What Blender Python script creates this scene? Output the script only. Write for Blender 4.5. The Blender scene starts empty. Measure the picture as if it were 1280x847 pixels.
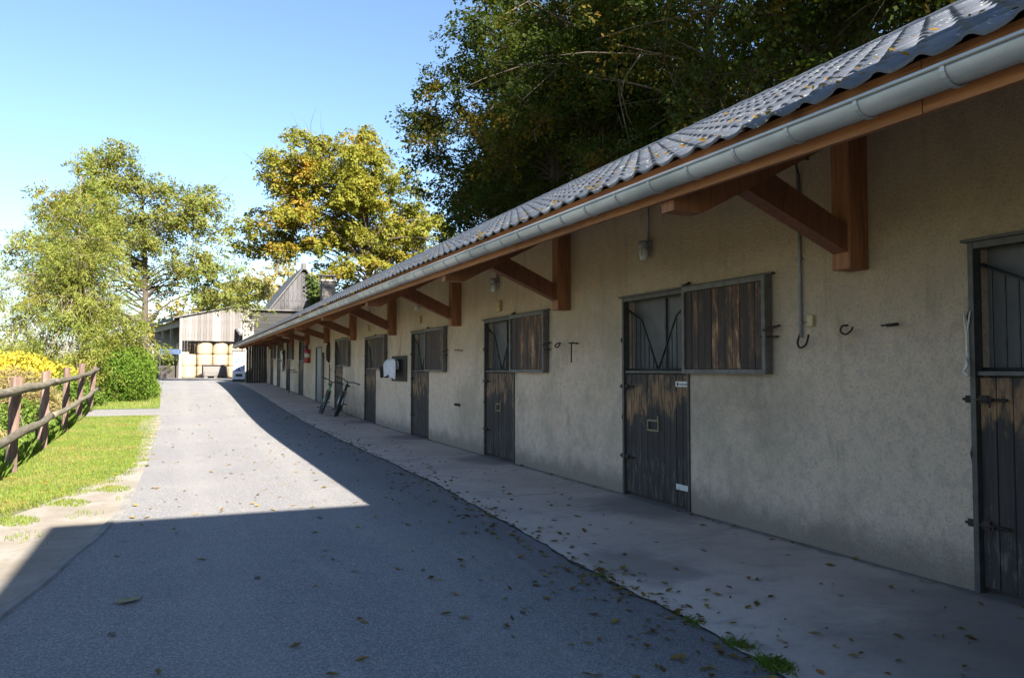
import bpy, bmesh, math, random
import numpy as np
from mathutils import Vector, Matrix

random.seed(7)
RNG = np.random.default_rng(7)
SC = bpy.context.scene
COL = SC.collection
PI = math.pi
R = math.radians

# ------------------------------------------------------------------ camera, sky, sun, exposure
cam_d = bpy.data.cameras.new('camera')
cam = bpy.data.objects.new('camera', cam_d)
COL.objects.link(cam)
cam.location = (0, 0, 1.5)
cam.rotation_euler = (R(90 + 2.26), 0, R(-23.1))
cam_d.sensor_width = 36
cam_d.lens = 976 / 1280 * 36
cam_d.clip_start = 0.05
cam_d.clip_end = 3000
SC.camera = cam

SUN_H = Vector((0.34, -1.70))
SUN_EL = math.atan2(1.0, SUN_H.length)
SUN_AZ = math.atan2(SUN_H.x, SUN_H.y)
world = bpy.data.worlds.new('World')
SC.world = world
world.use_nodes = True
wn = world.node_tree
sky = wn.nodes.new('ShaderNodeTexSky')
sky.sky_type = 'NISHITA'
sky.sun_disc = False
sky.sun_elevation = SUN_EL
sky.sun_rotation = SUN_AZ
sky.air_density = 1.0
sky.dust_density = 0.4
sky.ozone_density = 3.2
wn.links.new(sky.outputs[0], wn.nodes['Background'].inputs[0])
wn.nodes['Background'].inputs[1].default_value = 0.051
sun_d = bpy.data.lights.new('sun', 'SUN')
sun_d.energy = 5.0
sun_d.angle = R(0.5)
sun_d.color = (1.0, 0.915, 0.79)
sun = bpy.data.objects.new('sun', sun_d)
COL.objects.link(sun)
sun.rotation_euler = Vector((SUN_H.x, SUN_H.y, 1)).to_track_quat('Z', 'Y').to_euler()
sun.location = (10, -30, 40)
SC.view_settings.view_transform = 'Standard'
SC.view_settings.look = 'None'
SC.view_settings.exposure = 2.38
SC.view_settings.gamma = 1.0
SC.render.engine = 'CYCLES'
SC.cycles.max_bounces = 8
SC.cycles.transparent_max_bounces = 8

# ------------------------------------------------------------------ terrain profile
def smooth(t):
    t = min(1, max(0, t))
    return t * t * (3 - 2 * t)

def lerp_table(tab, v):
    if v <= tab[0][0]:
        return tab[0][1]
    for (a, b), (c, d) in zip(tab, tab[1:]):
        if v <= c:
            return b + (d - b) * (v - a) / (c - a)
    return tab[-1][1]

GT = [(-400, 0), (19, 0), (23, .05), (27, .15), (31.6, .29), (36, .42), (42, .56), (50, .70), (58, .77), (70, .82), (400, .82)]
def G(y):
    return sum(lerp_table(GT, y + d) for d in (-2, 0, 2)) / 3

ET = [(-20, 0), (2, 0), (10, .06), (18, .09), (50, .11), (60, .11)]
def E(y):                       # rise of the eaves along the row
    return lerp_table(ET, y)

# ------------------------------------------------------------------ node helpers
def new_mat(name):
    m = bpy.data.materials.new(name)
    m.use_nodes = True
    nt = m.node_tree
    return m, nt, nt.nodes['Principled BSDF']

class NB:
    """small wrapper for building node graphs"""
    def __init__(s, nt):
        s.nt = nt
    def n(s, t, **kw):
        o = s.nt.nodes.new(t)
        for k, v in kw.items():
            setattr(o, k, v)
        return o
    def l(s, a, b):
        s.nt.links.new(a, b)
    def coord(s, kind='Object'):
        return s.n('ShaderNodeTexCoord').outputs[kind]
    def pos(s):
        return s.n('ShaderNodeNewGeometry').outputs['Position']
    def scale(s, v, sc):
        m = s.n('ShaderNodeMapping')
        m.inputs['Scale'].default_value = sc
        s.l(v, m.inputs['Vector'])
        return m.outputs[0]
    def noise(s, v, scale, detail=4, rough=.55, dist=0):
        t = s.n('ShaderNodeTexNoise')
        t.inputs['Scale'].default_value = scale
        t.inputs['Detail'].default_value = detail
        t.inputs['Roughness'].default_value = rough
        t.inputs['Distortion'].default_value = dist
        if v is not None:
            s.l(v, t.inputs['Vector'])
        return t.outputs['Fac']
    def voro(s, v, scale, feature='F1', out='Distance'):
        t = s.n('ShaderNodeTexVoronoi', feature=feature)
        t.inputs['Scale'].default_value = scale
        s.l(v, t.inputs['Vector'])
        return t.outputs[out]
    def ramp(s, f, stops):
        r = s.n('ShaderNodeValToRGB')
        el = r.color_ramp.elements
        while len(el) < len(stops):
            el.new(0.5)
        for e, (p, c) in zip(el, stops):
            e.position = p
            e.color = (*c, 1) if isinstance(c, tuple) else (c, c, c, 1)
        s.l(f, r.inputs[0])
        return r.outputs[0]
    def mix(s, f, a, b, mode='MIX'):
        m = s.n('ShaderNodeMix', data_type='RGBA', blend_type=mode)
        for sock, v in ((m.inputs[0], f), (m.inputs[6], a), (m.inputs[7], b)):
            if hasattr(v, 'is_linked'):
                s.l(v, sock)
            elif isinstance(v, tuple):
                sock.default_value = (*v, 1)
            else:
                sock.default_value = v
        return m.outputs[2]
    def math(s, op, a, b=0.0, clamp=False):
        m = s.n('ShaderNodeMath', operation=op, use_clamp=clamp)
        for sock, v in ((m.inputs[0], a), (m.inputs[1], b)):
            if hasattr(v, 'is_linked'):
                s.l(v, sock)
            else:
                sock.default_value = v
        return m.outputs[0]
    def rng(s, v, a, b, c=0.0, d=1.0):
        m = s.n('ShaderNodeMapRange', interpolation_type='SMOOTHSTEP')
        s.l(v, m.inputs[0])
        for i, x in zip((1, 2, 3, 4), (a, b, c, d)):
            m.inputs[i].default_value = x
        return m.outputs[0]
    def sep(s, v):
        m = s.n('ShaderNodeSeparateXYZ')
        s.l(v, m.inputs[0])
        return m.outputs
    def bump(s, h, bsdf, strength, dist=.01, normal=None):
        b = s.n('ShaderNodeBump')
        b.inputs['Strength'].default_value = strength
        b.inputs['Distance'].default_value = dist
        s.l(h, b.inputs['Height'])
        if normal is not None:
            s.l(normal, b.inputs['Normal'])
        s.l(b.outputs[0], bsdf.inputs['Normal'])
        return b.outputs[0]
    def objrand(s):
        return s.n('ShaderNodeObjectInfo').outputs['Random']

def simple(name, c1, c2=None, scale=6, rough=.7, metal=0.0, bump=.2, bscale=40, stretch=(1, 1, 1), objvar=0.0, bdist=.004):
    m, nt, b = new_mat(name)
    k = NB(nt)
    v = k.scale(k.coord(), stretch)
    c2 = c2 or tuple(x * .7 for x in c1)
    col = k.mix(k.rng(k.noise(v, scale, 6, .6), .35, .65), c1, c2)
    if objvar:
        f = k.rng(k.objrand(), 0, 1, 1 - objvar, 1 + objvar)
        hsv = k.n('ShaderNodeHueSaturation')
        k.l(f, hsv.inputs['Value'])
        k.l(col, hsv.inputs['Color'])
        col = hsv.outputs[0]
    k.l(col, b.inputs['Base Color'])
    b.inputs['Roughness'].default_value = rough
    b.inputs['Metallic'].default_value = metal
    if bump:
        k.bump(k.noise(v, bscale, 5, .6), b, bump, bdist)
    return m

MAT = {}
def mat_wall():
    m, nt, b = new_mat('roughcast_render')
    k = NB(nt)
    p = k.pos()
    x, y, z = k.sep(p)[0], k.sep(p)[1], k.sep(p)[2]
    big = k.noise(p, .55, 5, .6)
    mid = k.noise(p, 2.2, 6, .65)
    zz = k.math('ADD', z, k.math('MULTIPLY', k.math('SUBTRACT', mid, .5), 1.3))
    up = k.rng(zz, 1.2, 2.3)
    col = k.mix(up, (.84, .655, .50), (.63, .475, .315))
    col = k.mix(k.rng(big, .42, .66, 0, .7), col, (.45, .365, .26))
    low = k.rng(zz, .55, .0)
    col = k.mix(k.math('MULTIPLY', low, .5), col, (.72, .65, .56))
    cloud = k.noise(p, 1.1, 6, .7, .6)
    col = k.mix(k.rng(cloud, .52, .74, 0, .45), col, (.47, .40, .32))
    # vertical rain streaks and a few repaired patches
    st = k.noise(k.scale(p, (1, 1.6, .12)), 3.5, 5, .6)
    col = k.mix(k.math('MULTIPLY', k.rng(st, .55, .78, 0, .55), up), col, (.29, .225, .155))
    pale = k.noise(k.scale(p, (1, .7, .35)), 1.7, 3, .5, 1.2)
    col = k.mix(k.rng(pale, .60, .72, 0, .45), col, (.60, .54, .44))
    # splash dirt along the foot, grime beside the openings
    splash = k.math('ADD', k.math('SUBTRACT', z, k.math('MULTIPLY', k.noise(p, 3.2, 6, .75), .55)), 0.0)
    col = k.mix(k.rng(splash, .12, -.22, 0, .75), col, (.22, .185, .15))
    grime = k.noise(k.scale(p, (1, 1.0, .5)), 1.35, 7, .75, .5)
    col = k.mix(k.rng(grime, .54, .72, 0, .6), col, (.30, .235, .165))
    grain = k.noise(p, 40, 8, .82)
    pit = k.noise(p, 70, 5, .7, .4)
    mott = k.noise(p, 9, 6, .7)
    col = k.mix(k.rng(mott, .36, .56, .30, 0), col, (.36, .31, .25))
    col = k.mix(k.rng(grain, .36, .50), k.mix(.50, col, (.20, .155, .115)), col)
    col = k.mix(k.rng(pit, .33, .40), k.mix(.55, col, (.12, .10, .08)), col)
    k.l(col, b.inputs['Base Color'])
    b.inputs['Roughness'].default_value = .95
    h = k.math('ADD', k.math('MULTIPLY', pit, .8), k.math('MULTIPLY', grain, 1.3))
    k.bump(h, b, 1.0, .022)
    return m

def mat_asphalt():
    m, nt, b = new_mat('asphalt')
    k = NB(nt)
    p = k.pos()
    big = k.noise(p, .35, 5, .6)
    fine = k.noise(p, 110, 4, .8)
    stone = k.voro(p, 130, 'F1', 'Color')
    s = k.sep(stone)[0]
    col = k.mix(k.rng(big, .35, .65), (.125, .131, .146), (.166, .166, .173))
    col = k.mix(k.rng(s, .25, .9), k.mix(.5, col, (.08, .08, .085)), k.mix(.45, col, (.36, .345, .33)))
    stain = k.noise(k.scale(p, (1.4, .5, 1)), .9, 6, .7)
    col = k.mix(k.rng(stain, .52, .75, 0, .30), col, (.10, .10, .105))
    xx, yy = k.sep(p)[0], k.sep(p)[1]
    wob = k.math('ADD', xx, k.math('MULTIPLY', k.math('SUBTRACT', k.noise(k.scale(p, (1, .4, 1)), 1.4, 5, .7), .5), 1.3))
    col = k.mix(k.rng(wob, 1.9, 2.9, 0, .42), col, (.075, .078, .085))
    for tx in (.25, 1.65):
        tr_ = k.math('ABSOLUTE', k.math('SUBTRACT', wob, tx))
        col = k.mix(k.rng(tr_, .34, .05, 0, .16), col, (.26, .25, .235))
    spot = k.voro(p, 1.6)
    col = k.mix(k.math('MULTIPLY', k.rng(spot, .12, .05), k.rng(k.noise(p, .9, 2, .5), .5, .6, 0, .4)), col, (.07, .07, .075))
    dust = k.noise(k.scale(p, (2.2, .3, 1)), 1.3, 6, .7, .4)
    col = k.mix(k.rng(dust, .55, .72, 0, .3), col, (.30, .28, .25))
    k.l(col, b.inputs['Base Color'])
    b.inputs['Roughness'].default_value = .9
    k.bump(k.math('ADD', k.noise(p, 70, 5, .8), fine), b, .5, .006)
    return m

def mat_concrete():
    m, nt, b = new_mat('walkway_concrete')
    k = NB(nt)
    p = k.pos()
    big = k.noise(p, .8, 6, .65)
    col = k.mix(k.rng(big, .3, .7), (.58, .48, .415), (.43, .36, .31))
    x = k.sep(p)[0]
    edge = k.rng(k.math('ADD', x, k.math('MULTIPLY', k.noise(p, 2.0, 5, .7), 1.1)), 3.3, 4.1)
    col = k.mix(edge, k.mix(.4, col, (.56, .53, .49)), col)
    st = k.noise(k.scale(p, (.7, 1.4, 1)), 2.6, 7, .7, .5)
    col = k.mix(k.rng(st, .50, .72, 0, .6), col, (.22, .205, .195))
    yy = k.sep(p)[1]
    for cx_, dy, rr in ((4.75, 2.6, 2.0), (3.6, 2.0, 2.1), (4.75, 7.3, 1.1), (3.3, 5.2, .8), (4.75, 12.2, .9), (4.75, 17.0, .9), (4.75, 21.9, .8)):
        dx = k.math('MULTIPLY', k.math('SUBTRACT', x, cx_), 1.3)
        dd = k.math('SQRT', k.math('ADD', k.math('MULTIPLY', dx, dx), k.math('POWER', k.math('ABSOLUTE', k.math('SUBTRACT', yy, dy)), 2.0)))
        dd = k.math('ADD', dd, k.math('MULTIPLY', k.math('SUBTRACT', k.noise(p, 1.8, 6, .7), .5), 1.4))
        col = k.mix(k.rng(dd, rr, rr * .35, 0, .62), col, (.15, .13, .115))
    fine = k.noise(k.scale(p, (1, 1, 1)), 9, 6, .8)
    col = k.mix(k.rng(fine, .50, .72, 0, .4), col, (.24, .215, .19))
    wall_dirt = k.math('ADD', x, k.math('MULTIPLY', k.noise(p, 4, 5, .7), .25))
    col = k.mix(k.rng(wall_dirt, 4.98, 5.10, 0, .7), col, (.10, .09, .075))
    brush = k.noise(k.scale(p, (18, 1.5, 1)), 4, 4, .7)
    grit = k.noise(p, 90, 4, .8)
    col = k.mix(k.rng(grit, .3, .7), k.mix(.35, col, (.14, .13, .12)), col)
    k.l(col, b.inputs['Base Color'])
    b.inputs['Roughness'].default_value = .88
    k.bump(k.math('ADD', brush, grit), b, .5, .006)
    return m

def mat_ground(name, a, bcol, c, scale=1.2):
    m, nt, b = new_mat(name)
    k = NB(nt)
    p = k.pos()
    col = k.mix(k.rng(k.noise(p, scale, 6, .65), .38, .62), a, bcol)
    col = k.mix(k.rng(k.noise(p, scale * 9, 5, .7), .5, .75, 0, .7), col, c)
    k.l(col, b.inputs['Base Color'])
    b.inputs['Roughness'].default_value = .95
    k.bump(k.noise(p, 60, 5, .75), b, .6, .012)
    return m

def mat_planks(name, dark, mid, tan, wear):
    """weathered stable boards; the chewed tan band lies in the board's own coordinates"""
    m, nt, b = new_mat(name)
    k = NB(nt)
    v = k.coord()
    s = k.sep(v)
    v = k.pos()
    grain = k.noise(k.scale(v, (9, 9, .55)), 5, 7, .65)
    col = k.mix(k.rng(grain, .35, .68), dark, mid)
    rnd = k.rng(k.objrand(), 0, 1, -.12, .12)
    if wear == 'door':
        # band chewed below the top rail, scratches low by the bolt
        n1 = k.noise(k.scale(v, (2.2, 2.2, 1.3)), 2.6, 6, .7)
        h = k.math('ADD', s[2], k.math('ADD', k.math('MULTIPLY', k.math('SUBTRACT', n1, .5), .95), rnd))
        band = k.math('MULTIPLY', k.rng(h, .96, 1.10), k.rng(h, 1.44, 1.24))
        scr = k.noise(k.scale(v, (6, 6, 1.3)), 4, 7, .75)
        f = k.math('MULTIPLY', band, k.rng(scr, .36, .58))
        col = k.mix(k.math('MULTIPLY', f, .95), col, k.mix(k.rng(grain, .4, .6), tan, (.30, .17, .075)))
        h2 = k.math('ADD', s[2], k.math('MULTIPLY', k.math('SUBTRACT', n1, .5), .6))
        low = k.math('MULTIPLY', k.rng(h2, .60, .42), k.rng(scr, .50, .64))
        col = k.mix(k.math('MULTIPLY', low, .40), col, (.22, .195, .17))
    elif wear == 'shutter':
        rs = k.math('MULTIPLY', rnd, .45)
        n1 = k.noise(k.scale(v, (2.6, 2.6, .75)), 2.2, 7, .72, .4)
        n2 = k.noise(k.scale(v, (12, 12, .8)), 3, 7, .75)
        n1 = k.math('ADD', n1, rs)
        f = k.math('MULTIPLY', k.rng(n1, .52, .62), k.rng(n2, .38, .56))
        col = k.mix(k.math('MULTIPLY', f, .85), col, tan)
        f2 = k.math('MULTIPLY', k.rng(n1, .60, .68), k.rng(n2, .46, .60))
        col = k.mix(f2, col, (.40, .27, .155))
    hsv = k.n('ShaderNodeHueSaturation')
    k.l(k.rng(k.objrand(), 0, 1, .85, 1.16), hsv.inputs['Value'])
    k.l(col, hsv.inputs['Color'])
    k.l(hsv.outputs[0], b.inputs['Base Color'])
    b.inputs['Roughness'].default_value = .75
    k.bump(grain, b, .5, .006)
    return m

def mat_wood(name, c1, c2, axis=(9, 9, .5), rough=.7, objvar=.12, bump=.35):
    m, nt, b = new_mat(name)
    k = NB(nt)
    v = k.scale(k.coord(), axis)
    g = k.noise(v, 3.0, 7, .65, .3)
    col = k.mix(k.rng(g, .3, .7), c1, c2)
    chk = k.noise(k.scale(k.coord(), tuple(a_ * 2.4 if a_ > 2 else a_ * .7 for a_ in axis)), 3.0, 4, .6)
    col = k.mix(k.rng(chk, .60, .66, 0, .55), col, tuple(x * .35 for x in c2))
    wea = k.noise(k.coord(), 1.3, 5, .7)
    col = k.mix(k.rng(wea, .45, .7, 0, .4), col, tuple(x * .6 for x in c2))
    kn = k.noise(k.coord(), 2.1, 3, .5)
    col = k.mix(k.rng(kn, .66, .74, 0, .6), col, tuple(x * .45 for x in c2))
    hsv = k.n('ShaderNodeHueSaturation')
    k.l(k.rng(k.objrand(), 0, 1, 1 - objvar, 1 + objvar), hsv.inputs['Value'])
    k.l(col, hsv.inputs['Color'])
    k.l(hsv.outputs[0], b.inputs['Base Color'])
    b.inputs['Roughness'].default_value = rough
    k.bump(k.math('SUBTRACT', g, k.rng(chk, .60, .66)), b, bump, .006)
    return m

def mat_tile():
    m, nt, b = new_mat('slate_blue_tile')
    k = NB(nt)
    p = k.pos()
    n = k.noise(p, 3.0, 5, .6)
    col = k.mix(k.rng(n, .3, .7), (.070, .082, .108), (.115, .126, .150))
    lich = k.voro(p, 22)
    ln = k.noise(p, 1.3, 3, .5)
    f = k.math('MULTIPLY', k.rng(lich, .26, .13), k.rng(ln, .40, .55))
    col = k.mix(f, col, (.30, .31, .24))
    hsv = k.n('ShaderNodeHueSaturation')
    k.l(k.rng(k.objrand(), 0, 1, .88, 1.12), hsv.inputs['Value'])
    k.l(col, hsv.inputs['Color'])
    k.l(hsv.outputs[0], b.inputs['Base Color'])
    b.inputs['Roughness'].default_value = .6
    b.inputs['Specular IOR Level'].default_value = .25
    k.bump(k.noise(p, 40, 4, .6), b, .15, .004)
    return m

def mat_leaf(name, cols, patch=None, patch_scale=.3, trans=.45, patch_at=.55):
    """leaf colours chosen leaf by leaf (random per island) with autumn patches"""
    m, nt, b = new_mat(name)
    k = NB(nt)
    geo = k.n('ShaderNodeNewGeometry')
    r = geo.outputs['Random Per Island']
    n = len(cols)
    cn = k.noise(k.coord(), .9, 4, .6)
    mixr = k.math('ADD', k.math('MULTIPLY', r, .45), k.math('MULTIPLY', k.rng(cn, .3, .7), .55))
    col = k.ramp(mixr, [(i / (n - 1), c) for i, c in enumerate(cols)])
    if patch:
        pn = k.noise(k.coord(), patch_scale, 4, .6)
        f = k.rng(k.math('ADD', pn, k.math('MULTIPLY', k.math('SUBTRACT', r, .5), .16)), patch_at, patch_at + .14)
        r2 = k.math('FRACT', k.math('MULTIPLY', r, 7.31))
        col = k.mix(f, col, k.ramp(r2, [(i / (len(patch) - 1), c) for i, c in enumerate(patch)]))
    k.l(col, b.inputs['Base Color'])
    b.inputs['Roughness'].default_value = .65
    b.inputs['Specular IOR Level'].default_value = .15
    tr = k.n('ShaderNodeBsdfTranslucent')
    k.l(k.mix(1.0, col, (1.25, 1.15, .55), 'MULTIPLY'), tr.inputs['Color'])
    mx = k.n('ShaderNodeMixShader')
    mx.inputs[0].default_value = trans
    k.l(b.outputs[0], mx.inputs[1])
    k.l(tr.outputs[0], mx.inputs[2])
    out = nt.nodes['Material Output']
    k.l(mx.outputs[0], out.inputs['Surface'])
    return m

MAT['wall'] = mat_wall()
MAT['asphalt'] = mat_asphalt()
MAT['concrete'] = mat_concrete()
MAT['meadow'] = mat_ground('meadow_ground', (.075, .095, .025), (.12, .115, .045), (.14, .12, .06))
MAT['lawn'] = mat_ground('lawn_soil', (.085, .125, .022), (.115, .15, .03), (.13, .12, .05), 1.6)
MAT['dirt'] = mat_ground('dirt_verge', (.25, .228, .20), (.195, .172, .14), (.13, .12, .085), 1.4)
MAT['barn_strip'] = mat_ground('barn_strip_ground', (.11, .11, .12), (.15, .148, .15), (.2, .19, .18), .8)
MAT['door_plank'] = mat_planks('dark_door_boards', (.020, .015, .014), (.042, .031, .027), (.20, .105, .046), 'door')
MAT['shutter_plank'] = mat_planks('worn_shutter_boards', (.028, .018, .015), (.058, .033, .024), (.19, .085, .036), 'shutter')
MAT['orange_wood'] = mat_wood('larch_timber', (.30, .125, .050), (.18, .070, .030), (9, 9, .6))
MAT['brace_wood'] = mat_wood('stained_brace_timber', (.19, .072, .032), (.115, .044, .022), (8, 8, 1.5))
MAT['fascia_wood'] = mat_wood('larch_fascia', (.36, .155, .060), (.23, .092, .036), (8, .5, 8))
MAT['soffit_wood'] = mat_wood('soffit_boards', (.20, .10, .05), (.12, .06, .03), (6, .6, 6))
MAT['grey_board'] = mat_wood('silvered_boards', (.165, .153, .150), (.105, .098, .097), (9, 9, .5), .85, .28)
MAT['old_board'] = mat_wood('old_grey_boards', (.30, .285, .275), (.18, .168, .16), (9, 9, .5), .9, .25)
MAT['gable_board'] = mat_wood('shade_toned_gable_boards', (.075, .074, .080), (.042, .042, .046), (9, 9, .5), .9, .25)  # old grey boards, tree shade put into this darker colour
MAT['black_board'] = mat_wood('shade_black_tarred_boards', (.018, .018, .018), (.010, .010, .010), (.5, 9, 9), .8, .25)  # tarred boards, blackened further to carry the shadow over the shed
MAT['dark_board'] = mat_wood('tarred_boards', (.050, .043, .038), (.028, .024, .022), (9, 9, .5), .8, .25)
MAT['fence_post'] = mat_wood('red_brown_posts', (.18, .115, .092), (.07, .045, .038), (12, 12, .8), .85, .2, .7)
MAT['fence_rail'] = mat_wood('lichen_grey_rails', (.17, .15, .11), (.075, .068, .045), (10, .7, 10), .9, .15, .7)
MAT['tile'] = mat_tile()
MAT['zinc'] = simple('weathered_zinc', (.54, .55, .56), (.33, .35, .36), 3, .5, .35, .08, 20, (1, .3, 1))
MAT['steel'] = simple('grey_steel', (.082, .075, .068), (.052, .047, .042), 9, .55, .35, .15, 60)
MAT['shutter_steel'] = simple('weathered_flat_steel', (.15, .14, .125), (.10, .09, .08), 9, .65, .2, .15, 60)
MAT['bar'] = simple('dark_steel_bar', (.035, .037, .042), (.02, .02, .022), 12, .5, .4, .1, 60)
MAT['rust'] = simple('rusty_iron', (.055, .035, .026), (.028, .021, .019), 25, .85, .2, .5, 90)
MAT['panel'] = simple('grey_sheet', (.098, .096, .095), (.072, .070, .070), 3, .6, 0, .05, 8)
MAT['dark_in'] = simple('dark_interior', (.03, .028, .026), None, 4, .9)
MAT['white_plate'] = simple('white_enamel', (.60, .58, .55), (.5, .47, .42), 14, .5, 0, .05)
MAT['ink'] = simple('dark_print', (.05, .04, .04), None, 20, .7, 0, 0)
MAT['brass'] = simple('dull_brass', (.22, .19, .12), (.14, .12, .08), 30, .5, .5, .1)
MAT['cream'] = simple('cream_plastic', (.42, .34, .17), (.36, .28, .13), 12, .5, 0, .05)
MAT['conduit'] = simple('grey_conduit', (.24, .245, .26), (.19, .19, .2), 12, .5, 0, .05)
MAT['string'] = simple('pale_string', (.62, .60, .56), (.5, .48, .44), 50, .9, 0, .2)
MAT['cloth'] = simple('white_cloth', (.64, .65, .70), (.55, .56, .62), 9, .9, 0, .25, 60)
MAT['black'] = simple('black_rubber', (.018, .018, .019), (.028, .028, .03), 20, .6, 0, .2)
MAT['red'] = simple('red_paint', (.36, .020, .022), (.28, .014, .018), 9, .35, 0, .03)
MAT['green_frame'] = simple('bright_green_paint', (.07, .30, .06), (.06, .24, .05), 12, .35, 0, .03)
MAT['alu'] = simple('bare_aluminium', (.38, .38, .40), (.3, .3, .32), 14, .35, .8, .05)
MAT['slate_grey'] = simple('grey_door_paint', (.11, .12, .15), (.085, .092, .115), 6, .5, 0, .1)
MAT['stone'] = simple('pale_brick', (.27, .25, .22), (.20, .185, .16), 8, .9, 0, .4, 40, (1, 1, 1), .12)
MAT['dark_brick'] = simple('plain_dark_brick', (.12, .11, .105), (.075, .068, .065), 9, .9, 0, .4, 40, (1, 1, 1), .2)  # dark brick tone for the chimney
MAT['straw'] = mat_wood('bale_straw', (.37, .285, .19), (.27, .20, .125), (3, 3, 16), .95, .1, .8)
MAT['blue_tin'] = simple('blue_sheet', (.085, .135, .24), (.06, .10, .19), 6, .5, .1, .1)
MAT['cabinet'] = simple('pale_blue_cabinet', (.52, .56, .66), (.46, .50, .60), 5, .4, 0, .03)
MAT['dark_roof'] = simple('dark_slate_roof', (.045, .045, .05), (.07, .068, .07), 5, .7, 0, .3, 14)
MAT['dark_bark'] = mat_wood('dark_bark', (.085, .068, .05), (.045, .036, .028), (5, 5, .9), .95, .2, 1.0)
MAT['bark'] = mat_wood('grey_bark', (.17, .14, .105), (.09, .072, .055), (5, 5, .9), .95, .2, 1.0)
MAT['pale_bark'] = mat_wood('pale_bark', (.40, .34, .25), (.25, .205, .15), (4, 4, .9), .95, .2, 1.0)
MAT['plaster'] = simple('pale_plaster', (.50, .46, .40), (.42, .38, .33), 3, .9, 0, .3, 30)
MAT['lamp_glass'] = simple('frosted_lamp_glass', (.62, .62, .58), (.52, .52, .48), 12, .15, 0, .02)

# ------------------------------------------------------------------ mesh helpers
def basis(d, up=Vector((0, 0, 1))):
    d = d.normalized()
    if abs(d.dot(up)) > .98:
        up = Vector((1, 0, 0))
    a = d.cross(up).normalized()
    return a, a.cross(d).normalized()

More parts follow.
